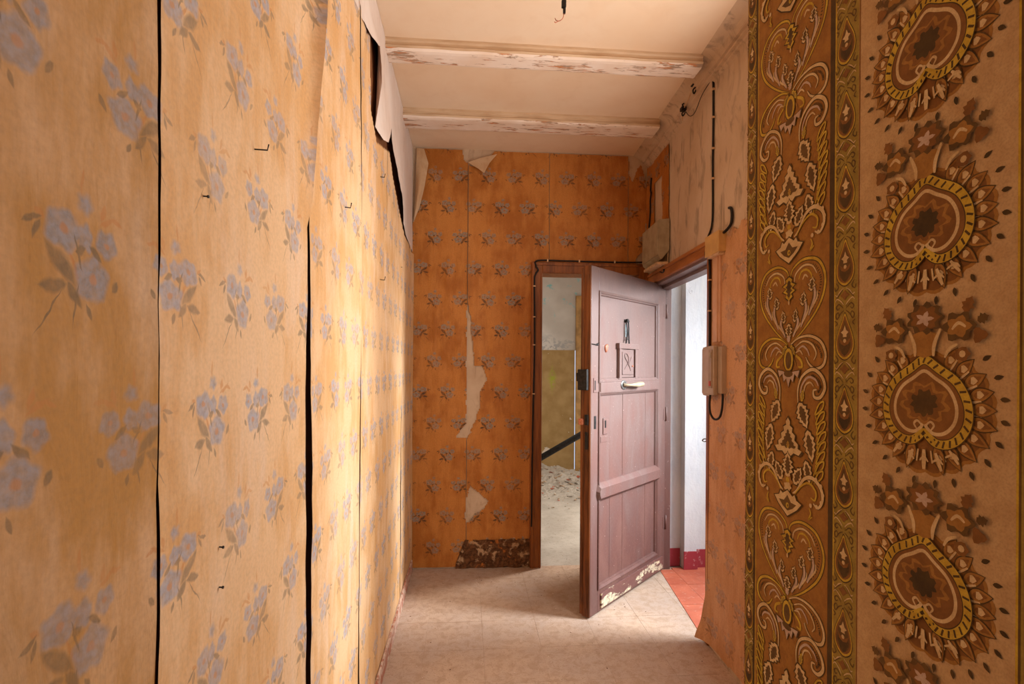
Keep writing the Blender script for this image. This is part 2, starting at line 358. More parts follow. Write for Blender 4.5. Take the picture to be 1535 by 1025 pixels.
# window of the right wall, hidden behind the partition: frame with two panes' bars
bm = bmesh.new()
for a, b in (((.03, 1.42, 1.0), (.09, 1.47, 2.6)), ((.03, 2.22, 1.0), (.09, 2.27, 2.6)), ((.03, 1.47, 1.0), (.09, 2.22, 1.06)), ((.03, 1.47, 2.54), (.09, 2.22, 2.6)), ((.04, 1.83, 1.06), (.08, 1.87, 2.54))):
    box(bm, a, b, xf=SK)
tag(link('window_1', bm, M['lightwood'], kind='structure'), 'wooden window frame beside the partition', 'window')

# landing
landf = struct('floor_landing', [((1.47, 1.9, -.1), (3.1, 3.96, -.006)), ], M['grout'], 'red clay tiled stair landing floor beyond the right doorway', 'floor')
bm = bmesh.new(); 
wlnd = struct('wall_landing', [((1.43, 3.775, 0), (1.555, 3.96, 3.0)), ((1.555, 3.70, 0), (1.645, 3.96, 3.0)), ((1.645, 3.74, 0), (3.1, 3.96, 3.0)), ((3.05, 1.9, 0), (3.15, 3.74, 3.0)), ((1.40, 1.8, 0), (3.15, 1.9, 3.0))], M['outer'],
              'rough white landing wall with a narrow pilaster and red foot', 'wall')
for a, b in (((1.43, 3.766, 0), (1.55, 3.775, .13)), ((1.549, 3.692, 0), (1.651, 3.70, .13)), ((1.651, 3.731, 0), (2.6, 3.74, .13))):
    bm = bmesh.new(); box(bm, a, b, 0.002); link('red_foot', bm, M['redpaint'], wlnd)
# faint raised 6 on the pilaster
fc = bpy.data.curves.new('raised_numeral', 'FONT'); fc.body = '6'; fc.size = .075; fc.extrude = .0012; fc.bevel_depth = .0005
fo = bpy.data.objects.new('raised_numeral', fc); COL.objects.link(fo); fc.materials.append(M['outer']); fo.parent = wlnd
fo.location = (1.574, 3.6995, 1.975); fo.rotation_euler = (PI / 2, 0, 0)
# back room
brf = struct('floor_back_room', [((-1.7, 3.84, -.1), (2.75, 7.15, -.001))], M['dust'], 'grey dusty floor of the room beyond the back doorway', 'floor')
wf = struct('wall_far', [((-1.7, 7.0, 1.66), (2.75, 7.15, 3.0)), ((-1.7, 3.97, 0), (-1.6, 7.0, 3.0)), ((2.6, 3.97, 0), (2.7, 7.0, 1.0)), ((2.6, 3.97, 2.5), (2.7, 7.0, 3.0)), ((2.6, 3.97, 1.0), (2.7, 4.3, 2.5)), ((2.6, 5.2, 1.0), (2.7, 7.0, 2.5)),
            ((-1.6, 3.97, 0), (-.5, 4.05, 3.0)), ((1.44, 3.97, 0), (2.6, 4.05, 3.0))], M['upper'], 'pale grey upper wall of the back room with blue paint remains', 'wall')
bm = bmesh.new(); box(bm, (-1.6, 6.985, 0), (1.42, 7.0, 1.66)); link('olive_dado', bm, M['dado'], wf)
def frame_box(name, boxes, mat, parent, bev=.003):
    bm = bmesh.new()
    for a, b in boxes: box(bm, a, b, bev)
    return link(name, bm, mat, parent)
bm = bmesh.new(); box(bm, (1.43, 6.95, 0), (1.52, 7.0, 2.38), .006); box(bm, (1.52, 6.95, 2.30), (2.35, 7.0, 2.38), .006)
d2 = tag(link('door_2', bm, M['yellowwood'], kind='structure'), 'yellow wooden door frame with pale blue panes in back room', 'door')
frame_box('stile', [((1.52, 6.965, .02), (1.60, 6.99, 2.3))], M['yellowwood'], d2)
for z0, z1 in ((.3, .95), (1.0, 1.6), (1.65, 2.2)):
    frame_box('pane', [((1.60, 6.97, z0), (2.2, 6.985, z1))], M['glass_far'], d2)
for z0, z1 in ((.02, .3), (.95, 1.0), (1.6, 1.65), (2.2, 2.3)):
    frame_box('rail', [((1.60, 6.965, z0), (2.28, 6.99, z1))], M['yellowwood'], d2)

# corridor floor tiles, each a piece of the floor
tile_me = {}
def tile(parent, x0, y0, x1, y1, mat, name='floor_tile', zt=0.0, h=.02):
    k = (round(x1 - x0, 3), round(y1 - y0, 3), mat.name)
    if k not in tile_me:
        bm = bmesh.new(); box(bm, (0, 0, -h), (x1 - x0, y1 - y0, 0), 0.0008)
        tile_me[k] = bpy.data.meshes.new(name); bm.to_mesh(tile_me[k]); bm.free(); tile_me[k].materials.append(mat)
    o = bpy.data.objects.new(name, tile_me[k]); COL.objects.link(o); o.parent = parent
    o.location = (x0, y0, zt + random.uniform(-.0006, .0006)); return o
T = .30; x0s = [-.400] + [-.21 + T * i for i in range(6)]; xe = [x0s[i + 1] for i in range(6)] + [1.40]
for i in range(7):
    for j in range(9):
        y0 = 1.2 + T * j + (.03 if j else 0); y1 = min(1.23 + T * (j + 1), 3.84)
        if y1 - y0 < .03: continue
        tile(floor, x0s[i] + .0006, y0 + .0006, xe[i] - .0006, y1 - .0006, M['floor'])
# red tiles laid on the diagonal to the corridor
bm0 = None
for i in range(5):
    for j in range(6):
        x0 = 1.475 + .30 * i; y0 = 1.95 + .30 * j
        tile(landf, x0, y0, min(x0 + .296, 3.05), min(y0 + .296, 3.74), M['redtile'], 'red_tile')
for j in range(4):       # tiles running into the doorway, their edge slanting
    y0 = 2.55 + .30 * j; y1 = y0 + .296
    def xl(y): return 1.262 + max(0, (y - 2.735)) * .118
    bm = bmesh.new(); vs = [bm.verts.new(q) for q in ((xl(y0), y0, .003), (1.47, y0, .003), (1.47, min(y1, 3.7), .003), (xl(min(y1, 3.7)), min(y1, 3.7), .003))]
    f = bm.faces.new(vs); r = bmesh.ops.extrude_face_region(bm, geom=[f]); bmesh.ops.translate(bm, verts=[v for v in r['geom'] if isinstance(v, bmesh.types.BMVert)], vec=(0, 0, -.012))
    bmesh.ops.recalc_face_normals(bm, faces=bm.faces)
    link('red_tile', bm, M['redtile'], landf)

# skirting tiles of the left wall
bm = bmesh.new(); box(bm, (-.402, 1.2, 0), (-.386, 3.83, .075)); bl = tag(link('baseboard_left', bm, M['joint'], kind='structure'), 'worn red and white skirting tiles along left wall foot', 'baseboard')
for i in range(9):
    y0 = 1.21 + .29 * i; bm = bmesh.new(); box(bm, (-.388, y0, 0.001), (-.376 + random.uniform(-.002, .002), min(y0 + .286, 3.82), .078 + random.uniform(-.004, .004)), .002)
    link('skirting_tile', bm, M['skirt'], bl)

# ceiling beams
def beam(y0, y1, name, label):
    prof = [(y0, 3.0), (y0, 2.988), (y0 + .006, 2.982), (y0 + .006, 2.968), (y0 - .002, 2.962), (y0 + .004, 2.953), (y0 + .014, 2.946), (y0 + .03, 2.943), (y1 - .02, 2.943), (y1 - .006, 2.946), (y1, 2.955), (y1, 3.0)]
    bm = bmesh.new(); N = 60; rings = []
    for i in range(N + 1):
        x = -.402 + (rx(y0) - .10 + .402) * i / N
        rings.append([bm.verts.new((x, y + .003 * nz(x * 5, y * 7, z * 9), z + (.003 * nz(x * 9, y * 30, 2) if z < 2.97 else 0))) for y, z in prof])
    for i in range(N):
        for k in range(len(prof) - 1):
            f = bm.faces.new((rings[i][k], rings[i + 1][k], rings[i + 1][k + 1], rings[i][k + 1])); f.material_index = 0 if k >= 5 else 1
    bmesh.ops.recalc_face_normals(bm, faces=bm.faces)
    o = link(name, bm, [M['beam'], M['beam_shade']], kind='structure'); tag(o, label, 'beam')
beam(2.56, 2.69, 'ceiling_beam', 'nearer ceiling beam with flaking white paint and shade-toned tan side')
beam(3.25, 3.42, 'ceiling_beam', 'farther ceiling beam close to the orange end wall, heavily flaked')
# cornice of the right wall
prof = [(-.112, 3.0), (-.10, 2.994), (-.06, 2.972), (-.045, 2.955), (-.043, 2.948), (-.030, 2.946), (-.028, 2.938), (-.015, 2.932), (-.013, 2.922), (-.002, 2.915), (.0, 2.90)]
bm = bmesh.new(); rings = []
for i in range(61):
    y = 1.02 + (3.845 - 1.02) * i / 60
    rings.append([bm.verts.new((rx(y) + a, y, z + .002 * nz(y * 4, k * .3, 0))) for k, (a, z) in enumerate(prof)])
for i in range(60):
    for k in range(len(prof) - 1): bm.faces.new((rings[i][k], rings[i + 1][k], rings[i + 1][k + 1], rings[i][k + 1]))
tag(link('trim_1', bm, M['bare'], kind='structure', smooth=False), 'plaster cornice running along the top of right wall', 'cornice')

# ------------------------------------------------------------------ left wall paper
def gapw(tab):
    return lambda z: lerp(tab, z)
def strip_left(name, y0f, y1f, near_curl, far_curl, ztop, mat, ny, nz_, keep=None, label=None, seed=0, zb=.06, dec=.036):
    def f(s, t):
        z = zb + (ztop - zb) * t; a = y0f(z); b = y1f(z); y = a + (b - a) * s
        d = .006 + .005 * nz(y * 2.2 + seed, z * 1.1, 1.3) + .0022 * nz(y * 11, z * .7 + seed, 4) + .002 * nz(y * 14, z * 12, 8)
        d += near_curl(z) * math.exp(-(y - a) / .035) + far_curl(z) * math.exp(-(b - y) / dec)
        return (-.398 + max(d, .0015), y, z)
    o = sheet(name, f, ny, nz_, mat, wl, uvf=lambda x, y, z: (y, z), keep=keep)
    if label: o['label'] = label
    return o
wob = lambda k, a=.003: (lambda z: a * nz(z * 2.3, k, 0) + a * .6 * nz(z * 9, k, 5))
w1, w2, w3, w4, w5 = (wob(k) for k in (1, 2, 3, 4, 5))
S12n = lambda z: .7125 + w1(z) + (-.001) ; g12 = gapw([(0, .001), (1.05, .0005), (1.2, .004), (1.27, .005), (1.30, .001), (1.52, .002), (1.60, .006), (2.0, .008), (3, .008)])
S23 = lambda z: 1.345 + w2(z) - .012 * lerp([(1.1, 0), (1.4, 1), (1.7, 0)], z); g23 = gapw([(0, .015), (1.2, .014), (1.5, .010), (1.75, .004), (1.80, .002), (3, .004)])
S34 = lambda z: 1.985 + w3(z) - .05 * lerp([(1.8, 0), (2.7, 1)], z); g34 = gapw([(0, .002), (1.7, .002), (1.85, .008), (2.1, .006), (2.7, .008)])
strip_left('wallpaper_strip', lambda z: -2.5, lambda z: S12n(z) - g12(z) / 2, lambda z: 0, lambda z: .001, 2.99, M['paper_near'], 60, 60, label='nearest wallpaper strip, browner and more stained')
strip_left('wallpaper_strip', lambda z: S12n(z) + g12(z) / 2, lambda z: S23(z) - g23(z) / 2, lambda z: .003, lambda z: lerp([(0, .006), (1.6, .004), (1.79, .0), (1.84, .010), (2.3, .044), (3, .062)], z), 2.99, M['paper_left'], 150, 90, seed=3, dec=.015)
strip_left('wallpaper_strip', lambda z: S23(z) + abs(g23(z)) / 2 * (1 if g23(z) > 0 else .25), lambda z: S34(z) - g34(z) / 2, lambda z: lerp([(0, .010), (1.2, .014), (1.7, .006), (1.80, .004), (3, .004)], z), lambda z: .004, 2.99, M['paper_left'], 40, 80, seed=5)
ZT = [(1.80, 2.745), (2.09, 2.72), (2.145, 2.75), (2.152, 2.74), (2.165, 2.47), (2.27, 2.41), (2.33, 2.40), (2.50, 2.45), (2.68, 2.50), (2.80, 2.43), (3.0, 2.36), (3.26, 2.27), (3.4, 2.25), (3.83, 2.24)]
kp = lambda x, y, z: z < lerp(ZT, y) + .004 * nz(y * 40, z * 40, 0)
strip_left('wallpaper_strip', lambda z: S34(z) + g34(z) / 2, lambda z: 2.600 + w4(z), lambda z: .006, lambda z: .003, 2.80, M['paper_left'], 90, 260, kp, 'wallpaper strip with a dark hollow at its torn top', 7)
strip_left('wallpaper_strip', lambda z: 2.603 + w4(z), lambda z: 3.20 + w5(z), lambda z: .003, lambda z: .003, 2.80, M['paper_left'], 80, 200, kp, 'wallpaper strip torn off slantwise at the top', 9)
strip_left('wallpaper_strip', lambda z: 3.203 + w5(z), lambda z: 3.825, lambda z: .004, lambda z: .008, 2.80, M['paper_left'], 60, 160, kp, None, 11)
# pale lining paper hanging loose above the tear
E_ = [(1.60, 2.66, .004, 1.60), (1.95, 2.70, .006, 1.95), (2.14, 2.74, .014, 2.12), (2.23, 2.757, .030, 2.22), (2.255, 2.69, .032, 2.30), (2.262, 2.62, .032, 2.36), (2.245, 2.54, .026, 2.40), (2.236, 2.47, .016, 2.44),
      (2.25, 2.437, .008, 2.48), (2.31, 2.435, .014, 2.52), (2.40, 2.445, .020, 2.57), (2.50, 2.475, .026, 2.62), (2.57, 2.53, .024, 2.66), (2.634, 2.60, .022, 2.69), (2.636, 2.54, .024, 2.72), (2.68, 2.505, .026, 2.78), (2.78, 2.467, .028, 2.88), (2.90, 2.43, .028, 2.98), (3.0, 2.400, .028, 3.06),
      (3.12, 2.352, .022, 3.16), (3.25, 2.305, .008, 3.27), (3.40, 2.27, .003, 3.42), (3.83, 2.25, .003, 3.83)]
def flapf(s, t):
    q = s * (len(E_) - 1); i = min(int(q), len(E_) - 2); k = q - i; a, b = E_[i], E_[i + 1]
    y, z, o_, yt = (a[j] + (b[j] - a[j]) * k for j in range(4))
    jag = .004 * nz(s * 90, 0, 3) * t
    Y = yt + (y - yt) * t; Z = 2.998 + (z + jag - 2.998) * t
    d = .007 + o_ * t ** 2.2 + .0035 * nz(Y * 5, Z * 5, 1) * math.sin(PI * min(t * 1.0, 1)) + .002 * nz(Y * 17, Z * 6, 2)
    return (-.402 + max(d, .002), Y, Z)
o = sheet('torn_lining_paper', flapf, 220, 40, M['lining'], wl); o['label'] = 'pale lining paper hanging loose above the torn floral paper'
# small crease where paper meets the corner
# nails and hooks of the left wall: separate little things
def nail(y, z, kind, label, wallx=-.39):
    bm = bmesh.new()
    if kind == 'hook': tube(bm, [(wallx - .012, y - .020, z), (wallx + .018, y - .020, z - .001), (wallx + .020, y - .019, z + .010)], .0013, 6)
    elif kind == 'cup': tube(bm, [(wallx - .01, y, z), (wallx + .018, y, z - .003), (wallx + .021, y, z + .013)], .0018, 6)
    else: tube(bm, [(wallx - .01, y, z), (wallx + .004, y, z - .001)], .0012, 6); tube(bm, [(wallx + .003, y, z - .001), (wallx + .005, y, z - .001)], .0024, 8)
    o = link('nail' if kind == 'nail' else 'wall_hook', bm, M['darkmetal']); tag(o, label, 'nail' if kind == 'nail' else 'hook'); return o
nail(1.045, 1.848, 'hook', 'black bent wire hook highest on the second wallpaper strip')
nail(1.729, 1.950, 'cup', 'dark bent nail hook on the third strip of the left wall')
nail(2.413, 2.287, 'cup', 'upper small hook on left wall below torn lining paper')
nail(2.432, 1.833, 'cup', 'lower small hook on left wall, beneath a similar one')
nail(3.180, 2.026, 'nail', 'small nail near the far end of the left wall')
nail(0.886, 1.159, 'nail', 'small nail low on the second wallpaper strip')
nail(0.886, 1.095, 'nail', 'lowest small nail on second wallpaper strip, under another')
nail(0.830, 1.700, 'nail', 'tiny nail head in a bouquet of the second strip')

# ------------------------------------------------------------------ back wall paper
def inpoly(x, z, P):
    c = False; n = len(P)
    for i in range(n):
        x1, z1 = P[i]; x2, z2 = P[(i + 1) % n]
        if (z1 > z) != (z2 > z) and x < (x2 - x1) * (z - z1) / (z2 - z1) + x1: c = not c
    return c
P1 = [(-.005, 1.909), (.023, 1.824), (.04, 1.585), (.049, 1.456), (.106, 1.442), (.144, 1.351), (.095, 1.256), (.09, 1.136), (.046, 1.022), (-.002, .928), (-.078, .934), (-.058, .972), (-.006, 1.033), (-.004, 1.442)]
P2 = [(.048, .574), (.1, .525), (.157, .48), (.128, .419), (.066, .387), (.009, .317), (-.012, .365), (-.006, .484), (.034, .598)]
P3 = [(-.07, -.03), (-.026, .137), (.003, .194), (.09, .17), (.179, .164), (.25, .19), (.324, .192), (.47, .207), (.47, -.05)]
P4 = [(-.045, 3.01), (-.03, 2.93), (-.004, 2.891), (.024, 2.868), (.09, 2.90), (.16, 2.95), (.205, 3.01)]
P5 = [(-.45, 3.01), (-.322, 3.01), (-.318, 2.88), (-.36, 2.64), (-.39, 2.45), (-.45, 2.40)]
P6 = [(1.17, 3.01), (1.17, 2.86), (1.20, 2.80), (1.235, 2.90), (1.27, 2.93), (1.30, 2.80), (1.40, 2.6), (1.40, 3.01)]
P7 = [(1.22, 2.18), (1.25, 2.26), (1.285, 2.30), (1.30, 2.5), (1.40, 2.5), (1.40, 2.15)]
def keepb(x, y, z):
    if x > .462 and z < 2.19: return False
    jag3 = .03 * nz(x * 22, 0, 4) + .02 * nz(x * 60, 0, 4) if z < .3 else 0
    jx = x + .006 * nz(x * 45, z * 45, 1) + .010 * nz(x * 14, z * 14, 3); jz = z + jag3 + .006 * nz(x * 45, z * 45, 7) + .010 * nz(x * 14, z * 14, 9)
    return not any(inpoly(jx, jz, P) for P in (P1, P2, P3, P4, P5, P6, P7))
def strip_back(x0, x1, z0, z1, nx, nzn, curl, label=None, seed=0):
    def f(s, t):
        z = z0 + (z1 - z0) * t; a = x0 + .003 * nz(z * 3, x0, 0); b = x1 + .003 * nz(z * 3, x1, 0); x = a + (b - a) * s
        d = .006 + .004 * nz(x * 3 + seed, z * 1.5, 0) + .002 * nz(x * 12, z * 2, 5) + .003 * nz(x * 11, z * 11, 6) + curl * math.exp(-(x - a) / .03) * (.3 + .7 * lerp([(1.8, 0), (2.1, 1), (2.9, .7)], z)) + .002 * math.exp(-(b - x) / .02)
        return (x, 3.843 - max(d, .001), z)
    o = sheet('wallpaper_strip', f, nx, nzn, M['paper_back'], wb, uvf=lambda x, y, z: (x, z), keep=keepb)
    if label: o['label'] = label
strip_back(-.398, -.004, .01, 2.992, 50, 330, .004, 'leftmost strip of the end wall, its upper corner peeled', 1)
strip_back(.001, .584, .01, 2.992, 70, 330, .014, 'end wall strip with bare patches beside the door frame', 2)
strip_back(.588, 1.168, 2.19, 2.992, 70, 100, .002, 'short strip above the back doorway', 3)
strip_back(1.171, 1.312, 2.15, 2.992, 24, 110, .006, 'narrow ragged strip in the upper right corner', 4)
# curled paper corner, torn flap
def curl(s, t):
    z = 2.46 + (2.985 - 2.46) * t; wd = lerp([(0, .0), (.2, .035), (.5, .065), (.8, .085), (1, .05)], t)
    xl = lerp([(0, -.385), (.4, -.375), (1, -.365)], t); x = xl + wd * s
    return (x, 3.836 - .012 - .03 * math.sin(PI * s) * math.sin(PI * min(t + .1, 1)), z)
o = sheet('curled_paper_edge', curl, 10, 30, M['backing'], wb); o['label'] = 'pale curled back of paper in the upper left corner'
bm = bmesh.new()
fl = [(-.004, 2.893), (.024, 2.872), (.068, 2.846), (.110, 2.812), (.128, 2.85), (.150, 2.895), (.204, 2.965), (.150, 2.952), (.07, 2.925)]
vs = [bm.verts.new((x, 3.832 - .012 - max(0, 2.95 - z) * .28, z)) for x, z in fl]; bm.faces.new(vs)
vs2 = [bm.verts.new((x, 3.834 - .012 - max(0, 2.95 - z) * .28, z)) for x, z in fl]; bm.faces.new(vs2[::-1])
for i in range(len(fl)): j = (i + 1) % len(fl); bm.faces.new((vs[i], vs2[i], vs2[j], vs[j]))
link('torn_paper_flap', bm, M['backing'], wb)['label'] = 'pale triangular paper flap hanging from the top edge'
def rot(s, t):
    x = -.075 + .53 * s; zt = .03 + .17 * (1 if s > .12 else s / .12); z = .002 + zt * t
    n = nz(x * 16, z * 22, 1) + .6 * nz(x * 40, z * 50, 3)
    return (x, 3.838 - .014 * max(0, .6 + n) - .02 * (1 - t) * max(0, .4 + nz(x * 9, 1, 1)), z)
o = sheet('rotten_plaster', rot, 110, 44, M['rot'], wb, smooth=False, kind='stuff')
nb = nail(0, 0, 'nail', 'small nail in the left margin of the end wall'); nb.rotation_euler = (0, 0, -PI / 2); nb.location = (-.385, 3.442, 2.385)
nb = nail(0, 0, 'cup', 'pale nail in the leftmost end wall strip'); nb.rotation_euler = (0, 0, -PI / 2); nb.location = (-.05, 3.442, 2.396); nb.data.materials[0] = M['clip']

# back doorway frame
bf = tag(link('door_frame', (lambda b: (box(b, (.455, 3.80, 0), (.535, 3.975, 2.198), .005), b)[1])(bmesh.new()), M['darkwood'], kind='structure'), 'brown wooden frame of the back doorway', 'door frame')
frame_box('head', [((.535, 3.80, 2.115), (1.24, 3.975, 2.198))], M['darkwood'], bf)
frame_box('jamb', [((1.24, 3.80, 0), (1.312, 3.975, 2.198))], M['darkwood'], bf)
frame_box('moulding', [((.462, 3.792, 0), (.478, 3.80, 2.19)), ((.478, 3.792, 2.172), (1.30, 3.80, 2.19)), ((.522, 3.793, 0), (.532, 3.80, 2.12)), ((.532, 3.793, 2.118), (1.24, 3.80, 2.128))], M['darkwood'], bf, .002)
# ------------------------------------------------------------------ right wall
def rsheet(name, y0f, y1f, z0, z1, ny, nzn, mat, off, keep=None, label=None):
    def f(s, t):
        z = z0 + (z1 - z0) * t; a, b = y0f(z), y1f(z); y = a + (b - a) * s
        return (rx(y) - max(.0015, off(y, z)), y, z)
    o = sheet(name, f, ny, nzn, mat, wr, uvf=lambda x, y, z: (y, z), keep=keep)
    if label: o['label'] = label
    return o
rsheet('wallpaper_strip', lambda z: 3.355 + .006 * nz(z * 6, 2, 2), lambda z: 3.83, 2.14, 2.96, 60, 100, M['paper_back'], lambda y, z: .006 + .004 * nz(y * 6, z * 4, 0) + .008 * math.exp(-(3.83 - y) / .03),
       lambda x, y, z: z < 2.90 + .012 * nz(y * 9, 0, 0) and not (y > 3.50 + .04 * nz(z * 5, 9, 9) and y < 3.66 and z < 2.74), 'orange paper remnant in the corner above the grey box')
rsheet('wallpaper_strip', lambda z: 2.255, lambda z: lerp([(0, 2.735), (.25, 2.70), (.6, 2.705), (1.0, 2.69), (1.5, 2.665), (2.1, 2.665)], z) + .006 * nz(z * 9, 4, 4) , .02, 2.14, 60, 220, M['paper_right'],
       lambda y, z: .005 + .003 * nz(y * 4, z * 2, 0) + lerp([(0, .055), (.12, .035), (.35, .014), (.6, .018), (1.0, .010), (1.2, .003)], z) * math.exp(-(2.73 - y) / .05),
       lambda x, y, z: z < lerp([(2.25, 2.10), (2.335, 2.125), (2.37, 2.09), (2.44, 2.115), (2.5, 2.085), (2.6, 2.06), (2.7, 2.06)], y) + .01 * nz(y * 20, 0, 0) and z > .02 + .03 * max(0, (2.6 - y)) , 'orange floral paper beside the landing doorway, curling at its foot')
# landing doorway frame: head on the wall face, inner frame further out
bm = bmesh.new(); box(bm, (-.022, 2.675, 2.035), (.0, 3.745, 2.105), .003, xf=SK)
lf_ = tag(link('door_frame', bm, M['lightwood'], kind='structure'), 'wooden head and posts of the landing doorway', 'door frame')
bm = bmesh.new(); box(bm, (-.032, 2.675, 2.085), (-.022, 3.745, 2.105), .002, xf=SK); link('moulding', bm, M['lightwood'], lf_)
bm = bmesh.new(); box(bm, (.0, 2.705, 2.02), (.13, 3.73, 2.045), .002, xf=SK); box(bm, (.06, 2.72, 2.00), (.13, 3.72, 2.02), .002, xf=SK); link('inner_head', bm, M['door'], lf_)
bm = bmesh.new(); box(bm, (-.012, 2.68, 0), (.02, 2.715, 2.035), .003, xf=SK); box(bm, (.02, 2.70, 0), (.13, 2.722, 2.035), .003, xf=SK); link('jamb', bm, M['darkwood'], lf_)
bm = bmesh.new(); box(bm, (.09, 3.715, 0), (.14, 3.77, 2.035), .003, xf=SK); link('jamb', bm, M['door'], lf_)
bm = bmesh.new(); box(bm, (-.012, 3.745, 0), (.09, 3.80, 2.105), .003, xf=SK); link('jamb', bm, M['darkwood'], lf_)
# strike bolt sticking out of the near jamb
t = thing('door_bolt', 'small steel bolt sticking out of the landing jamb', 'bolt', (rx(2.72) + .03, 2.722, 1.055))
bm = bmesh.new(); tube(bm, [(0, 0, 0), (0, .05, 0)], .009, 10); link('pin', bm, M['steel'], t)
bm = bmesh.new(); tube(bm, smoothpts([(0, .045, 0), (-.018, .055, .008), (-.03, .06, 0), (-.018, .062, -.008), (0, .052, 0)], 5), .0035, 6); link('ring', bm, M['steel'], t)
bm = bmesh.new(); box(bm, (-.012, -.001, -.025), (.012, .004, .025), .002); link('plate', bm, M['darkmetal'], t)

# ------------------------------------------------------------------ the open entrance door (leaf frame: x from hinge to free edge, +y faces the corridor)
HX, HY = 1.407, 3.70; W = .994; DT = .045
door = thing('entrance_door', 'heavy mauve-brown panelled door standing half open from its hinges', 'door', (HX, HY, .012), math.atan2(-.701, -.705), kind='thing')
def dpart(name, boxes, mat, bev=.003, label=None, parent=None):
    bm = bmesh.new()
    for a, b in boxes: box(bm, a, b, bev)
    o = link(name, bm, mat, parent or door)
    if label: o['label'] = label
    return o
TOP = 2.015
st = dpart('stile', [((0, -DT, 0), (.125, 0, TOP))], M['door'])
st2 = dpart('stile', [((.905, -DT, 0), (W - .006, 0, TOP))], M['door'])
dpart('door_edge', [((W - .006, -DT - .004, 0), (W, -.002, TOP)), ], M['dooredge'], .001, 'dark bare wooden edge of the door')
dpart('edge_batten', [((W - .012, -DT - .018, .01), (W + .006, -DT - .002, TOP - .01)), ((W, -.030, .05), (W + .004, -.016, TOP - .05))], M['dooredge'], .002)
dpart('rail', [((.125, -DT, 1.875), (.905, 0, TOP))], M['door'])
dpart('rail', [((.125, -DT, 1.285), (.905, 0, 1.345))], M['door'])
dpart('rail', [((.125, -DT, .665), (.905, 0, .735))], M['door'])
dpart('rail', [((.125, -DT, 0), (.905, 0, .135))], M['door'])
bm = bmesh.new(); box(bm, (.125, -.034, 1.345), (.905, -.014, 1.875)); link('panel', bm, M['door'], door)
# planked lower panels
for z0, z1 in ((.735, 1.285), (.135, .665)):
    bm = bmesh.new()
    for k in range(5): box(bm, (.125 + .156 * k + .0006, -.034, z0), (.125 + .156 * (k + 1) - .0006, -.014 + random.uniform(-.0008, .0008), z1), .001)
    link('panel', bm, M['door'], door)
def moulding(x0, x1, z0, z1, wd=.026):
    """raised picture-frame moulding lying round a panel, mitred"""
    prof = [(0, .0), (0, .007), (.006, .010), (.012, .006), (.017, -.001), (.022, -.003), (.026, -.014)]
    bm = bmesh.new(); rings = []
    for (cx, cz, sx, sz) in ((x0, z0, 1, 1), (x1, z0, -1, 1), (x1, z1, -1, -1), (x0, z1, 1, -1)):
        rings.append([bm.verts.new((cx + sx * (p - .004), y, cz + sz * (p - .004))) for p, y in prof])
    for i in range(4):
        A, B = rings[i], rings[(i + 1) % 4]
        for k in range(len(prof) - 1): bm.faces.new((A[k], B[k], B[k + 1], A[k + 1]))
    bmesh.ops.recalc_face_normals(bm, faces=bm.faces)
    return link('moulding', bm, M['door'], door)
moulding(.125, .905, 1.345, 1.875); moulding(.125, .905, .735, 1.285); moulding(.125, .905, .135, .665)
# raised weather bars: the middle one has a pointed end
def bar(name, x0, x1, z0, z1, d, mat, point=False, bev=.004):
    bm = bmesh.new(); h = (z1 - z0)
    out = [(x0, z0), (x1, z0), (x1, z1), (x0, z1)] if not point else [(x0, z0), (x1, z0), (x1 + .012, z0 + h * .42), (x1 + .012, z0 + h * .62), (x1, z1), (x0, z1)]
    a = [bm.verts.new((x, -.002, z)) for x, z in out]; b = [bm.verts.new((x0 + .006 if x == x0 else x - .010, d, z0 + h * .2 + (z - z0) * .55)) for x, z in out]
    bm.faces.new(b); n = len(out)
    for i in range(n): j = (i + 1) % n; bm.faces.new((a[i], a[j], b[j], b[i]))
    bmesh.ops.recalc_face_normals(bm, faces=bm.faces)
    return link(name, bm, mat, door)
bar('weather_bar', .115, .915, .648, .752, .022, M['door'], True)
bar('weather_bar', .120, .905, 1.268, 1.362, .010, M['door'])
bm = bmesh.new(); box(bm, (.045, -.002, .018), (.875, .010, .105), .003); link('kick_rail', bm, M['kick'], door)['label'] = 'bottom board with large cream chips in the paint'
# hardware
bm = bmesh.new(); box(bm, (.545, -.015, 1.715), (.580, -.006, 1.735), .002)
tube(bm, [(.562, -.006, 1.727), (.562, .004, 1.727)], .012, 12)
kn = link('door_knocker', bm, M['darkmetal'], door)
bm = bmesh.new(); tube(bm, smoothpts([(.575, 0, 1.722), (.577, .004, 1.68), (.574, .006, 1.64), (.580, .004, 1.60), (.586, .002, 1.578)], 5), .0045, 8)
tube(bm, smoothpts([(.551, 0, 1.722), (.553, .004, 1.68), (.556, .006, 1.64), (.548, .004, 1.60), (.541, .002, 1.578)], 5), .0045, 8)
tube(bm, [(.548, .004, 1.61), (.580, .004, 1.61)], .004, 8); tube(bm, [(.550, .002, 1.722), (.578, .002, 1.722)], .006, 8); link('ring', bm, M['darkmetal'], kn)
bm = bmesh.new(); box(bm, (.557, -.013, 1.625), (.571, -.008, 1.705)); link('slot', bm, M['glass_far'], kn)['label'] = 'pale slot behind the knocker'  # opaque pale insert set in the slot
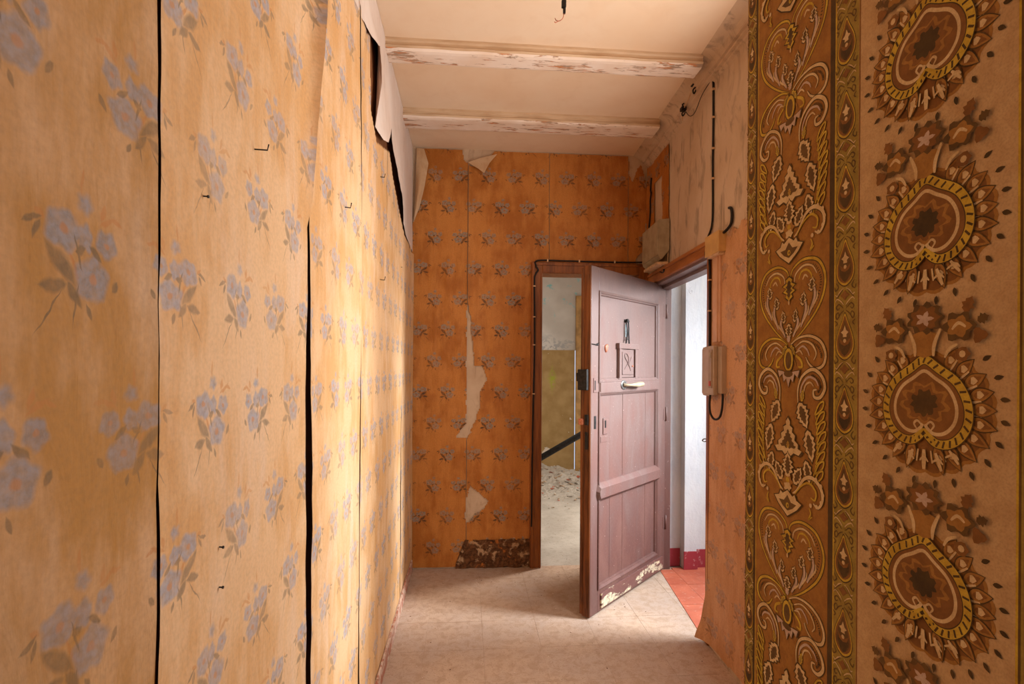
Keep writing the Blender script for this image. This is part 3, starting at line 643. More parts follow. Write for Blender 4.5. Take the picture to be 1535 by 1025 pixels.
# peep grille: a frame with a little shutter
bm = bmesh.new()
for a, b in (((.435, -.014, 1.358), (.462, .006, 1.572)), ((.640, -.014, 1.358), (.668, .006, 1.572)), ((.425, -.014, 1.548), (.678, .010, 1.582)), ((.428, -.014, 1.350), (.675, .004, 1.366))): box(bm, a, b, .003)
pg = link('peep_window', bm, M['door'], door)
bm = bmesh.new(); box(bm, (.466, -.014, 1.368), (.636, -.004, 1.546), .004); box(bm, (.480, -.006, 1.385), (.622, .001, 1.530), .004); link('shutter', bm, M['door'], pg)
bm = bmesh.new(); tube(bm, smoothpts([(.52, .002, 1.41), (.55, .004, 1.45), (.60, .004, 1.50), (.58, .004, 1.52), (.55, .004, 1.49), (.55, .004, 1.45), (.51, .002, 1.50)], 5), .002, 6)
tube(bm, smoothpts([(.60, .002, 1.42), (.58, .004, 1.44), (.54, .004, 1.47)], 5), .002, 6); link('wrought_scroll', bm, M['door'], pg)
bm = bmesh.new(); tube(bm, [(.496, -.002, 1.44), (.496, .006, 1.44)], .006, 10); link('shutter_knob', bm, M['copper'], pg)
# pull knob with oval rosette
bm = bmesh.new(); rings = []
for k, (y, r) in enumerate([(.008, .034), (.013, .033), (.015, .024), (.013, .018)]):
    rings.append([bm.verts.new((.625 + r * 1.15 * math.cos(2 * PI * j / 20), y, 1.322 + r * .9 * math.sin(2 * PI * j / 20))) for j in range(20)])
for A, B in zip(rings, rings[1:]):
    for j in range(20): bm.faces.new((A[j], A[(j + 1) % 20], B[(j + 1) % 20], B[j]))
bm.faces.new(rings[-1]); bmesh.ops.recalc_face_normals(bm, faces=bm.faces)
kb = link('pull_handle', bm, M['steel'], door, True)
bm = bmesh.new(); tube(bm, smoothpts([(.63, .012, 1.322), (.615, .035, 1.322), (.585, .046, 1.322), (.55, .046, 1.322), (.50, .044, 1.322), (.455, .044, 1.324), (.43, .044, 1.324)], 4),
                      [.012, .011, .010, .009, .008, .008, .008, .008, .009, .010, .010, .011, .012, .013, .014, .015, .016, .016, .016, .017, .016, .016, .015, .013, .008][:25], 12)
link('grip', bm, M['greybox'], kb)['label'] = 'pale worn grip'
# keyhole plate, lock slots
bm = bmesh.new(); box(bm, (.790, -.016, 1.03), (.835, -.008, 1.13), .006); box(bm, (.806, -.010, 1.07), (.820, -.005, 1.115), .003, 1); link('keyhole_plate', bm, [M['door'], M['black']], door)
bm = bmesh.new(); box(bm, (.775, -.015, .985), (.86, -.011, 1.02), .002); link('old_lock_scar', bm, M['door'], door)
bm = bmesh.new(); box(bm, (.922, -.002, 1.285), (.965, .004, 1.37), .003); box(bm, (.948, .003, 1.30), (.956, .006, 1.355), .001, 1); link('latch_plate', bm, [M['door'], M['black']], door)
bm = bmesh.new(); box(bm, (.935, -.002, 1.075), (.955, .003, 1.15), .001); link('bolt_slot', bm, M['darkmetal'], door)
bm = bmesh.new(); tube(bm, [(.985, .0, 1.565), (.94, .006, 1.562), (.925, .008, 1.572)], .003, 6); tube(bm, [(.93, .002, 1.563), (.93, .01, 1.563)], .006, 8); link('small_hook', bm, M['darkmetal'], door)
# copper-coloured dab left of the grille
bm = bmesh.new(); bmesh.ops.create_icosphere(bm, subdivisions=2, radius=.02, matrix=Matrix.Translation((.80, -.012, 1.545)) @ Matrix.Diagonal((.9, .5, 1.35, 1)))
for v in bm.verts: v.co += v.normal * .004 * nz(*(v.co * 60)) * 2
link('filled_hole', bm, M['copper'], door, True)['label'] = 'copper-coloured filled hole'
# rim lock and bolt keeps on the free edge
bm = bmesh.new(); box(bm, (W, -DT - .030, 1.30), (W + .022, -.012, 1.42), .004); box(bm, (W - .01, -DT - .045, 1.35), (W + .012, -DT, 1.40), .003); link('rim_lock', bm, M['darkmetal'], door)
bm = bmesh.new(); box(bm, (W, -.035, 1.10), (W + .008, -.012, 1.16), .002); box(bm, (W, -.033, .96), (W + .006, -.014, 1.06), .002); box(bm, (W - .002, -DT - .03, 1.10), (W + .012, -DT, 1.135), .003, 1); link('edge_bolt', bm, [M['darkmetal'], M['copper']], door)
for z in (.28, 1.05, 1.78):
    bm = bmesh.new(); tube(bm, [(-.004, .006, z), (-.004, .006, z + .10)], .008, 10); box(bm, (0, -.002, z + .01), (.03, .002, z + .09), .001); link('hinge', bm, M['door'], door)

# ------------------------------------------------------------------ boxes, duct, intercom, wiring on the right wall
def wallthing(name, label, cat, y, z, off=0):        # local frame: x out of the wall into the corridor, y along the wall away from the camera
    t = thing(name, label, cat, (rx(y) - off, y, z)); t.rotation_euler = (0, 0, PI - math.atan(.05)); return t
# with this rotation local +x points to world -x, local +y to world -y (towards the camera)
def wp(t, name, boxes, mat, bev=.003, label=None, mi=None):
    bm = bmesh.new()
    for a, b in boxes: box(bm, a, b, bev)
    o = link(name, bm, mat, t)
    if label: o['label'] = label
    return o
t = wallthing('meter_box', 'grey enamelled box high in the corner above the doorways', 'box', 3.33, 2.14, .006)
bm = bmesh.new()      # body with a chamfered underside
sec = [(.001, .06), (.05, .0), (.072, .02), (.072, .255), (.001, .262)]
A = [bm.verts.new((x, 0, z)) for x, z in sec]; B = [bm.verts.new((x, -.37, z)) for x, z in sec]
bm.faces.new(A); bm.faces.new(B[::-1])
for i in range(5): bm.faces.new((A[i], B[i], B[(i + 1) % 5], A[(i + 1) % 5]))
bmesh.ops.recalc_face_normals(bm, faces=bm.faces)
bmesh.ops.bevel(bm, geom=list(bm.edges), offset=.003, segments=2, affect='EDGES'); link('body', bm, M['greybox'], t)
wp(t, 'cover', [((.066, -.36, .03), (.078, -.008, .25))], M['greybox'])
wp(t, 'tray', [((.0, -.33, -.03), (.075, -.02, -.012)), ((.0, -.33, -.03), (.006, -.02, .06))], M['clip'], .002, 'pale strip under the box')
t = wallthing('junction_box', 'small cream junction box at the top of the pale duct', 'box', 2.50, 2.015)
wp(t, 'body', [((-.002, -.165, 0), (.036, 0, .10))], M['creambox'], .003)
wp(t, 'lid', [((.034, -.168, -.002), (.042, .002, .102))], M['creambox'], .002)
wp(t, 'underside', [((.0, -.150, -.012), (.036, -.01, 0))], M['clip'], .002)
t = wallthing('cable_duct', 'pale vertical cable duct between junction box and intercom', 'cable duct', 2.545, 1.575)
wp(t, 'channel', [((-.002, -.085, 0), (.014, 0, .44))], M['duct'], .002); wp(t, 'cover', [((.012, -.075, 0), (.020, -.02, .44))], M['duct'], .003)
t = wallthing('intercom_phone', 'brown wall intercom handset with a black looped cord', 'phone', 2.48, 1.31)
bm = bmesh.new()
sec = [(-.001, .0), (.028, -.012), (.040, .0), (.040, .235), (.030, .245), (-.001, .245)]
A = [bm.verts.new((x, -.115, z)) for x, z in sec]; B = [bm.verts.new((x, -.225, z)) for x, z in sec]
bm.faces.new(A); bm.faces.new(B[::-1])
for i in range(6): bm.faces.new((A[i], B[i], B[(i + 1) % 6], A[(i + 1) % 6]))
bmesh.ops.recalc_face_normals(bm, faces=bm.faces); bmesh.ops.bevel(bm, geom=list(bm.edges), offset=.005, segments=3, affect='EDGES'); link('base', bm, M['phone'], t)
bm = bmesh.new()
box(bm, (.0, -.118, .01), (.030, -.004, .24), .004)
link('cradle', bm, M['phone'], t)
bm = bmesh.new(); box(bm, (.030, -.112, .0), (.052, -.045, .245), .006); hs = link('handset', bm, M['phone'], t)
bm = bmesh.new(); box(bm, (.050, -.100, .035), (.056, -.060, .225), .002); link('grip_strip', bm, M['phone2'], hs)
wp(t, 'key', [((.055, -.090, .045), (.059, -.070, .07))], M['red'], .001, 'small red call key')
wp(t, 'name_plate', [((.055, -.092, .185), (.058, -.068, .212))], M['greybox'], .001)
bm = bmesh.new()
tube(bm, smoothpts([(.045, -.10, .0), (.046, -.105, -.05), (.044, -.100, -.09), (.038, -.080, -.115), (.03, -.055, -.118), (.024, -.03, -.10), (.020, -.018, -.06), (.018, -.016, -.01), (.018, -.020, .02)], 6), .0055, 8)
link('cord', bm, M['black'], t)['label'] = 'black looped cord'
def R3(y, z, off): return (rx(y) - off, y, z)
def cable(name, pts, r, label, clips=(), mat='black', cat='cable', n=5):
    bm = bmesh.new(); tube(bm, smoothpts(pts, n), r, 7); o = link(name, bm, M[mat]); tag(o, label, cat)
    for c, sz in clips:
        bm = bmesh.new(); box(bm, [c[i] - sz[i] / 2 for i in range(3)], [c[i] + sz[i] / 2 for i in range(3)], .001); link('clip', bm, M['clip'], o)
    return o
cable('wall_cable', [R3(2.66, 2.93, .008), R3(2.657, 2.88, .007), R3(2.655, 2.7, .007), R3(2.657, 2.5, .008), R3(2.655, 2.3, .007), R3(2.66, 2.18, .009), R3(2.72, 2.12, .010), R3(2.735, 2.08, .010), R3(2.70, 2.03, .025), R3(2.672, 2.0, .016), R3(2.67, 1.8, .014), R3(2.67, 1.5, .014)], .0055,
      'black cable running straight down the bare right wall', [((R3(2.655, zz, .008)), (.014, .018, .010)) for zz in (2.88, 2.735, 2.575, 2.42)] + [((R3(2.67, zz, .014)), (.016, .018, .008)) for zz in (1.90, 1.74)])
cable('looped_cable', [R3(2.47, 2.215, .004), R3(2.435, 2.20, .009), R3(2.425, 2.16, .010), R3(2.435, 2.125, .012), R3(2.49, 2.105, .016), R3(2.54, 2.108, .014)], .007, 'short black cable looping into the junction box')
cable('frame_cable', [(.464, 3.792, .3), (.468, 3.790, 1.0), (.478, 3.790, 1.6), (.474, 3.790, 2.03), (.480, 3.790, 2.10), (.50, 3.789, 2.135), (.485, 3.789, 2.165), (.50, 3.793, 2.204), (.7, 3.797, 2.206), (.95, 3.797, 2.205), (1.2, 3.797, 2.206), (1.31, 3.79, 2.215), (1.30, 3.74, 2.23)], .006,
      'black cable clipped along the back door frame', [((x, 3.796, 2.206), (.010, .016, .018)) for x in (.57, .80, 1.06)] + [((.474, 3.790, z), (.018, .014, .008)) for z in (2.02, 1.80, 1.60, 1.25)])
cable('corner_cable', [R3(3.72, 2.80, .012), R3(3.74, 2.72, .012), R3(3.70, 2.68, .02), R3(3.735, 2.64, .015), R3(3.745, 2.55, .012), R3(3.77, 2.45, .012), R3(3.74, 2.38, .016)], .006, 'black cable in the far right corner above the grey box')
cable('loose_wire', [R3(3.37, 2.128, .012), R3(3.40, 2.10, .024), R3(3.38, 2.08, .026), R3(3.42, 2.07, .02), R3(3.50, 2.09, .018)], .006, 'short loose wire hanging below the grey box')
# connector bits at the cornice
def wire_bundle(name, y, z, label, s=1.0):
    t = thing(name, label, 'wiring', R3(y, z, .05))
    bm = bmesh.new(); tube(bm, smoothpts([(0, 0, .05 * s), (-.012, -.01, .03 * s), (.006, .006, .015 * s), (-.014, .008, 0), (.006, -.008, -.012 * s), (-.01, 0, -.03 * s), (0, .01, -.045 * s), (.01, 0, -.02 * s)], 6), .004, 6); link('coil', bm, M['black'], t)
    bm = bmesh.new(); box(bm, (-.018, -.016, -.008), (.012, .016, .012), .003); link('terminal', bm, M['black'], t)
wire_bundle('wire_coil', 2.80, 2.98, 'upper black wire coil at the right cornice', 1.0)
wire_bundle('wire_terminal', 2.97, 2.925, 'lower black wire terminal under the right cornice', .7)
cable('cornice_wire', [R3(2.60, 3.0, .07), R3(2.72, 3.01, .062), R3(2.80, 2.985, .055), R3(2.88, 2.955, .05), R3(2.97, 2.925, .05), R3(3.05, 2.90, .03)], .0025, 'thin pale wire running along the right cornice', mat='backing')
cable('thin_wire', [R3(2.97, 2.925, .045), R3(2.93, 2.87, .03), R3(2.86, 2.86, .025), R3(2.78, 2.91, .02), R3(2.70, 2.93, .015), R3(2.66, 2.93, .01)], .002, 'thin wire from lower terminal to the wall cable', mat='darkmetal')
# ceiling wire
t = thing('ceiling_wire', 'black electric wire stub hanging from the ceiling rose hole', 'wire', (.375, 2.10, 3.0))
bm = bmesh.new(); tube(bm, smoothpts([(0, 0, 0), (.006, 0, -.04), (-.002, .004, -.07), (.006, 0, -.10), (-.002, 0, -.13)], 6), .0035, 7); link('cord', bm, M['black'], t)
bm = bmesh.new(); box(bm, (-.010, -.007, -.125), (.008, .007, -.095), .003); box(bm, (-.004, -.006, -.148), (.006, .006, -.13), .002); link('terminal', bm, M['black'], t)
bm = bmesh.new(); tube(bm, smoothpts([(0, 0, -.14), (-.004, 0, -.165), (-.018, 0, -.178), (-.032, 0, -.176), (-.036, 0, -.168)], 5), .0016, 6); tube(bm, smoothpts([(-.02, 0, -.178), (-.034, 0, -.186), (-.038, 0, -.182)], 4), .0014, 6); link('bare_end', bm, M['copper'], t)

# ------------------------------------------------------------------ back room: leaning bar, rubble
bm = bmesh.new(); p0 = Vector((-.20, 5.2, .022)); p1 = Vector((2.58, 5.2, 1.60)); tube(bm, [p0, p1], .030, 14)
tag(link('leaning_pipe', bm, M['darkmetal'], None), 'dark metal pipe leaning across the back room', 'pipe')
def heap(s, t):
    x = -.6 + 2.9 * s; y = 5.6 + 1.38 * t
    h = .17 * t ** 1.6 * (0.75 + .5 * nz(x * 1.7, y * 2, 0)) + .045 * t * nz(x * 8, y * 8, 2) + .02 * min(1, t * 3) * nz(x * 24, y * 24, 5)
    return (x, y, -.004 + max(0, h))
o = sheet('rubble_heap', heap, 110, 60, M['dust'], None, smooth=False)
def chip(bm, p, s, mi=0):
    q = [Vector((random.uniform(-1, 1), random.uniform(-1, 1), random.uniform(-.45, .45))) * s for _ in range(7)]
    vs = [bm.verts.new(Vector(p) + v) for v in q]
    try:
        r = bmesh.ops.convex_hull(bm, input=vs)
        for f in r['geom']:
            if isinstance(f, bmesh.types.BMFace): f.material_index = mi
        bmesh.ops.delete(bm, geom=[v for v in r['geom_interior'] if isinstance(v, bmesh.types.BMVert)], context='VERTS')
    except Exception: pass
bm = bmesh.new()
for _ in range(330):
    t_ = random.random() ** .7; x = random.uniform(.3, 2.2); y = 5.3 + 1.6 * t_
    s = random.uniform(.008, .04) * (.5 + t_); z = heap((x + .6) / 2.9, max(0, (y - 5.6) / 1.38))[2] + s * .25; chip(bm, (x, y, z), s, random.choice((0, 0, 0, 0, 1, 1, 1, 2)))
bm.from_mesh(o.data); me_ = o.data; bpy.data.objects.remove(o)
tag(link('rubble_heap', bm, [M['dust'], M['backwall'], M['redtile']]), 'heap of plaster rubble along the foot of the back room wall', 'rubble', kind='stuff')
bm = bmesh.new()
for _ in range(420):
    x = random.uniform(-.35, 1.22); y = random.uniform(2.2, 3.78)
    if random.random() < .35: x = random.uniform(.0, .9); y = random.uniform(3.3, 5.2) if x > .55 else random.uniform(3.5, 3.8)
    chip(bm, (x, y, .0012), random.uniform(.0015, .0045), random.choice((0, 1, 1, 2)))
tag(link('plaster_crumbs', bm, [M['lining'], M['backwall'], M['rot']]), 'fine plaster crumbs scattered over the dusty floor', 'crumbs', kind='stuff')

# ------------------------------------------------------------------ ornamental paper of the partition: printed shapes laid flat on the sheet
def inkmat(name, a, b, sc=45):
    g = G(name); p = g.pos(); n1 = g.noise(p, sc, 4, 0.65); n2 = g.noise(p, 4.5, 3)
    wv = g.noise(p, 420, 2)
    c = g.mix(g.step(n1, 0.3, 0.7), lin(a), lin(b)); c = g.mix(g.step(wv, 0.4, 0.7) * 0.18, c, lin('#5a4020')); c = g.mix(g.step(n2, 0.4, 0.7) * 0.12, c, lin('#a87838'))
    return g.out(c, 0.8, n1 + wv * 0.4, 0.15, 0.003)
INK = {k: inkmat('ink_' + k, a, b) for k, (a, b) in dict(
    orange=('#a2702e', '#8e5e24'), cream_ground=('#c8a67a', '#ba966a'), olive=('#a28a3c', '#8c7430'), dark=('#4c3816', '#3a2a10'), yellow=('#cfae3a', '#b48f28'),
    cream=('#dcc193', '#c8a878'), brown=('#664a22', '#523a18'), rust=('#895a28', '#744a1e'), amber=('#a97838', '#94662c'), lilac=('#c9b0a0', '#b89c8a')).items()}
IK = list(INK); PX = .553
class Print:
    def __init__(s): s.bm = bmesh.new(); s.l = 0
    def place(s, cy, cz, flip=1): s.cy, s.cz, s.f = cy, cz, flip
    def v(s, x, y): return s.bm.verts.new((PX - .0012 - s.l * .000018, s.cy - x * s.f / 1000, s.cz - y / 1000))
    def fill(s, pts, ink):
        s.l += 1; f = s.bm.faces.new([s.v(*p) for p in pts]); f.material_index = IK.index(ink)
    def both(s, fn):
        for k in (1, -1): s.m = k; fn(k)
    def stroke(s, pts, wd, ink, taper=True, closed=False, n=5, smooth=True):
        s.l += 1; mi = IK.index(ink)
        P = smoothpts([(x, y, 0) for x, y in pts], n, closed) if smooth else [Vector((x, y, 0)) for x, y in pts]
        N = len(P); L = []
        for i, p in enumerate(P):
            a = P[(i - 1) % N] if closed or i else p; b = P[(i + 1) % N] if closed or i < N - 1 else p
            t = (b - a); t = t.normalized() if t.length > 1e-9 else Vector((1, 0, 0)); nrm = Vector((-t.y, t.x, 0))
            ww = wd / 2 * (1 if (not taper or closed) else (.35 + .65 * math.sin(PI * min(1, max(0, (i + .8) / (N + .6))))) )
            L.append((s.v(*(p + nrm * ww)[:2]), s.v(*(p - nrm * ww)[:2])))
        for i in range(N if closed else N - 1):
            A, B = L[i], L[(i + 1) % N]; s.bm.faces.new((A[0], B[0], B[1], A[1])).material_index = mi
        return P
    def ell(s, cx, cy, rx_, ry_, ink, n=14, lob=0, amp=0.0, ph=0.0):
        s.fill([(cx + rx_ * (1 + amp * math.cos(lob * t + ph)) * math.cos(t), cy + ry_ * (1 + amp * math.cos(lob * t + ph)) * math.sin(t)) for t in (2 * PI * i / n for i in range(n))], ink)
    def leafpts(s, cx, cy, L, wd, ang, jag=0.0, n=7):
        ang = math.radians(ang); c, q = math.cos(ang), math.sin(ang); o = []
        for sd in (1, -1):
            for i in (range(n + 1) if sd == 1 else range(n - 1, 0, -1)):
                t = i / n; h = wd / 2 * math.sin(PI * t ** .8) * (1 + (jag if i % 2 else -jag)); x = (t - .5) * L; y = sd * h
                o.append((cx + x * c - y * q, cy + x * q + y * c))
        return o
    def jleaf(s, cx, cy, L, wd, ang, out='cream', inn='brown', jag=.22, n=9, dark=True):
        if dark: s.fill(s.leafpts(cx, cy, L * 1.12, wd * 1.22, ang, jag, n), 'dark')
        s.fill(s.leafpts(cx, cy, L, wd, ang, jag, n), out); s.fill(s.leafpts(cx, cy, L * .74, wd * .58, ang, jag, n), inn)
pr = Print()
def band(y0, y1, ink, z0=.2, z1=2.8):
    pr.place(0, 0); pr.l += 1; d = PX - .0012 - pr.l * .000018
    vs = [pr.bm.verts.new(q) for q in ((d, y0, z0), (d, y1, z0), (d, y1, z1), (d, y0, z1))]; pr.bm.faces.new(vs).material_index = IK.index(ink)
band(.9865, 1.0165, 'olive'); band(.762, .985, 'orange'); band(.712, .766, 'olive'); band(.489, .714, 'cream_ground'); band(.470, .489, 'olive'); band(.2, .470, 'orange')
band(.980, .9865, 'dark'); band(.9765, .9785, 'yellow'); band(.763, .774, 'dark'); band(.7600, .763, 'yellow'); band(.711, .7135, 'rust'); band(.488, .4905, 'brown'); band(.4905, .493, 'yellow'); band(1.0135, 1.0165, 'rust')
def hair(P, off, ln, step, ink='dark', k=1):
    for i in range(1, len(P) - 1, step):
        t = (P[i + 1] - P[i - 1]).normalized(); nrm = Vector((-t.y, t.x, 0)) * off
        a = P[i] + nrm; b = a + nrm.normalized() * ln * (1 if off > 0 else 1); pr.l -= 1
        pr.stroke([a[:2], b[:2]], 1.6, ink, smooth=False, taper=False)
def border_unit(cz):
    pr.place(.875, cz + .146)
    base = pr.l
    for k in (1, -1):
        pr.l = base
        S = lambda pts, wd, ink, **kw: pr.stroke([(k * x, y) for x, y in pts], wd, ink, **kw)
        J = lambda cx, cy, L, wd, a, *r, **kw: pr.jleaf(k * cx, cy, L, wd, a if k > 0 else 180 - a, *r, **kw)
        # heart
        H = [(3, 114), (7, 92), (36, 79), (72, 85), (90, 108), (90, 134), (75, 162), (40, 194), (4, 217)]
        S(H, 8.5, 'dark'); P = S(H, 5, 'yellow'); hair(P[10:-8], 8 if k > 0 else -8, 4.5, 1)
        S([(13, 117), (17, 100), (38, 89), (60, 93), (72, 107)], 5, 'dark'); S([(13, 117), (17, 100), (38, 89), (60, 93), (72, 107)], 3.6, 'cream')
        S([(26, 110), (32, 99), (46, 97), (58, 106), (58, 116)], 3.6, 'yellow'); S([(36, 112), (42, 105), (50, 110)], 3.2, 'cream')
        for (tx, ty, bx, by, wd) in ((60, 113, 58, 172, 15), (38, 134, 38, 190, 14), (17, 160, 17, 205, 12)):
            S([(tx + 3, ty + 8), (tx + 7, (ty + by) / 2), (bx - 6, by)], 9, 'dark'); S([(tx + 3, ty + 8), (tx + 7, (ty + by) / 2), (bx - 6, by)], 6, 'lilac')
            S([(tx + 13, ty + 22), (tx + 12, (ty + by) / 2 + 4), (bx - 2, by - 6)], 3.2, 'cream')
            pr.jleaf(k * tx, ty + 9, 24, wd, -90 + 12 * k, 'cream', 'brown', .38, 7)
            S([(tx + 1, ty + 14), (tx + 3, (ty + by) / 2), (bx - 8, by - 3)], 3, 'brown')
        # side scrolls under the heart
        Q = [(4, 219), (26, 208), (56, 206), (82, 216), (94, 235), (89, 253), (70, 259), (54, 251), (46, 240)]
        S(Q, 8, 'dark'); P = S(Q, 5, 'cream' if k > 0 else 'yellow'); hair(P[8:24], 8 if k > 0 else -8, 4, 1)
        S([(18, 223), (38, 214), (60, 219), (72, 234), (66, 245)], 5, 'brown'); S([(18, 223), (38, 214), (60, 219), (72, 234), (66, 245)], 3.5, 'cream')
        S([(24, 228), (38, 222), (50, 229), (55, 238)], 3.4, 'lilac'); S([(18, 233), (30, 229), (38, 236)], 3, 'cream')
        S([(10, 232), (22, 238), (34, 246), (36, 256), (26, 256)], 5, 'yellow'); S([(8, 240), (16, 246), (20, 256)], 3.5, 'amber')
        # curled plumes
        Q = [(26, 316), (26, 292), (38, 271), (64, 260), (86, 271), (93, 289), (82, 304), (68, 304), (66, 294), (74, 292)]
        S(Q, 9, 'dark'); P = S(Q, 6, 'cream'); hair(P[12:32], 8 if k > 0 else -8, 4, 1)
        S([(33, 306), (36, 288), (52, 273), (70, 276), (78, 286)], 4, 'lilac'); S([(41, 300), (46, 286), (58, 281), (66, 287)], 3.2, 'cream')
        J(38, 303, 22, 9, -80, 'yellow', 'olive')
        # wreath leaves
        J(40, 336, 46, 28, 62, 'cream', 'brown', .2, 11); J(58, 384, 52, 26, 76, 'cream', 'brown', .2, 11); J(53, 427, 38, 20, 72, 'cream', 'brown', .2, 9)
        S([(72, 330), (77, 370), (74, 410), (62, 446)], 3, 'yellow')
        for i in range(8):
            y = 322 + i * 15.5; x = 80 - abs(i - 3.4) * 1.8; L = [(x - 3, y + 9), (x + 6, y - 7), (x + 17, y - 12), (x + 14, y - 1), (x + 2, y + 8)]
            pr.stroke([(k * a, b) for a, b in L], 4.4, 'dark', closed=True, n=4); pr.stroke([(k * a, b) for a, b in L], 3.1, 'yellow', closed=True, n=4)
        # lower cluster
        J(27, 438, 36, 22, -58, 'cream', 'brown', .25, 9)
        sp = [(14, 470), (26, 462), (44, 440), (66, 434), (86, 446), (90, 464), (80, 478), (68, 474)]
        S(sp, 9, 'dark'); S(sp, 6.5, 'cream'); sp2 = [(20, 470), (38, 452), (58, 444), (74, 454), (72, 468), (62, 466)]; S(sp2, 4, 'yellow')
        for i in range(6): a = math.radians(-70 + i * 34); pr.ell(k * (66 + 25 * math.cos(a)), 456 + 23 * math.sin(a), 3.6, 3.6, 'cream', 8)
        S([(58, 484), (62, 492), (57, 502), (66, 496)], 3.2, 'yellow')
    pr.l = base + 60
    # centre pieces
    pr.jleaf(0, 124, 44, 26, 90, 'yellow', 'brown', .4, 9); pr.ell(0, 117, 5, 9, 'dark'); pr.ell(0, 146, 2.4, 4, 'cream', 8)
    pr.jleaf(0, 196, 28, 16, 90, 'cream', 'brown', .4, 9); pr.ell(0, 208, 5, 6, 'lilac', 8)
    for k in (1, -1): pr.jleaf(k * 12, 228, 22, 10, 90 - k * 35, 'yellow', 'olive', .3, 7)
    pr.ell(0, 244, 15, 22, 'dark'); pr.ell(0, 244, 13, 20, 'yellow'); pr.ell(0, 245, 8.5, 15, 'brown')
    st_ = [(-31, 262), (-26, 274), (-17, 268), (-13, 282), (-6, 276), (0, 291), (6, 276), (13, 282), (17, 268), (26, 274), (31, 262), (14, 264), (0, 270), (-14, 264)]
    pr.fill([(x * 1.12, y + (1.5 if y > 265 else -1.5)) for x, y in st_], 'dark'); pr.fill(st_, 'lilac')
    pr.ell(0, 268, 13, 6, 'brown', 10)
    tri = [(0, 343), (6, 350), (5, 356), (13, 360), (11, 367), (20, 372), (18, 380), (28, 386), (27, 393), (38, 396), (30, 404), (16, 402), (8, 408), (0, 404)]
    tri = tri + [(-x, y) for x, y in tri[-2:0:-1]]
    pr.fill([(x * 1.14, 378 + (y - 378) * 1.1) for x, y in tri], 'dark'); pr.fill(tri, 'cream'); pr.fill([(x * .6, 384 + (y - 384) * .52) for x, y in tri], 'brown'); pr.jleaf(0, 389, 13, 7, -90, 'yellow', 'amber', .3, 7, False)
    pr.jleaf(0, 424, 44, 26, -90, 'cream', 'brown', .3, 11); pr.ell(0, 452, 15, 9, 'amber', 12, 6, .2); pr.ell(0, 462, 10, 8, 'cream', 12, 5, .2); pr.ell(0, 450, 5, 5, 'yellow', 8)
    kite = [(0, 468), (14, 476), (20, 472), (24, 480), (38, 484), (26, 496), (0, 512), (-26, 496), (-38, 484), (-24, 480), (-20, 472), (-14, 476)]
    pr.fill([(x * 1.1, 489 + (y - 489) * 1.12) for x, y in kite], 'dark'); pr.fill(kite, 'cream'); pr.fill([(0, 476), (10, 487), (25, 488), (14, 497), (0, 503), (-14, 497), (-25, 488), (-10, 487)], 'brown'); pr.ell(0, 494, 4.5, 5, 'yellow', 8); pr.ell(1, 494, 2, 2.5, 'brown', 8)
    top = pr.l; pr.l = base; return top
def drop_unit(cy, cz, fx=1.0):
    pr.place(cy, cz); base = pr.l
    D = lambda s_: [(0, -36 * s_), (6 * s_ * fx, -24 * s_), (15 * s_ * fx, -6 * s_), (18.5 * s_ * fx, 10 * s_), (14 * s_ * fx, 24 * s_), (0, 32 * s_), (-14 * s_ * fx, 24 * s_), (-18.5 * s_ * fx, 10 * s_), (-15 * s_ * fx, -6 * s_), (-6 * s_ * fx, -24 * s_)]
    sm = lambda P: [tuple(q)[:2] for q in smoothpts([(x, y, 0) for x, y in P], 3, True)]
    pr.fill(sm(D(1.06)), 'dark'); pr.fill(sm(D(1.0)), 'yellow'); pr.fill(sm(D(.9)), 'rust'); pr.fill([(x, y + 1) for x, y in sm(D(.74))], 'brown')
    pr.ell(0, 14, 11 * fx, 11, 'dark', 12, 3, .18, 1.57); pr.fill([(-12 * fx, 0), (-5 * fx, 5), (0, 2), (5 * fx, 5), (12 * fx, 0), (8 * fx, 9), (0, 12), (-8 * fx, 9)], 'rust')
    pr.fill([(0, -18), (3 * fx, -11), (8 * fx, -8), (3.5 * fx, -5), (4 * fx, -1), (-4 * fx, -1), (-3.5 * fx, -5), (-8 * fx, -8), (-3 * fx, -11)], 'cream'); pr.ell(0, 4.5, 3 * fx, 3, 'cream', 10)
    for k in (1, -1):
        S = lambda pts, wd, ink: pr.stroke([(k * x * fx, y) for x, y in pts], wd, ink, n=4)
        S([(2, -40), (9, -36), (16, -28), (19, -34), (14, -38), (12, -33)], 2, 'brown'); S([(4, -44), (12, -50), (18, -46), (15, -42), (11, -45)], 2, 'brown')
        S([(20, -18), (16, -22), (21, -26)], 1.8, 'brown'); S([(19, 26), (14, 33), (20, 38), (22, 32)], 1.8, 'brown'); S([(3, 36), (10, 40), (15, 46), (20, 44)], 2.2, 'cream')
        S([(2, -48), (8, -54), (16, -58), (20, -54)], 1.8, 'cream'); S([(4, 37), (11, 43), (18, 50)], 1.5, 'brown')
    pr.ell(0, 46, 8 * fx, 6, 'rust', 8, 4, .25); pr.ell(0, -46, 3.5 * fx, 4, 'olive', 8)
    top = pr.l; pr.l = base; return top
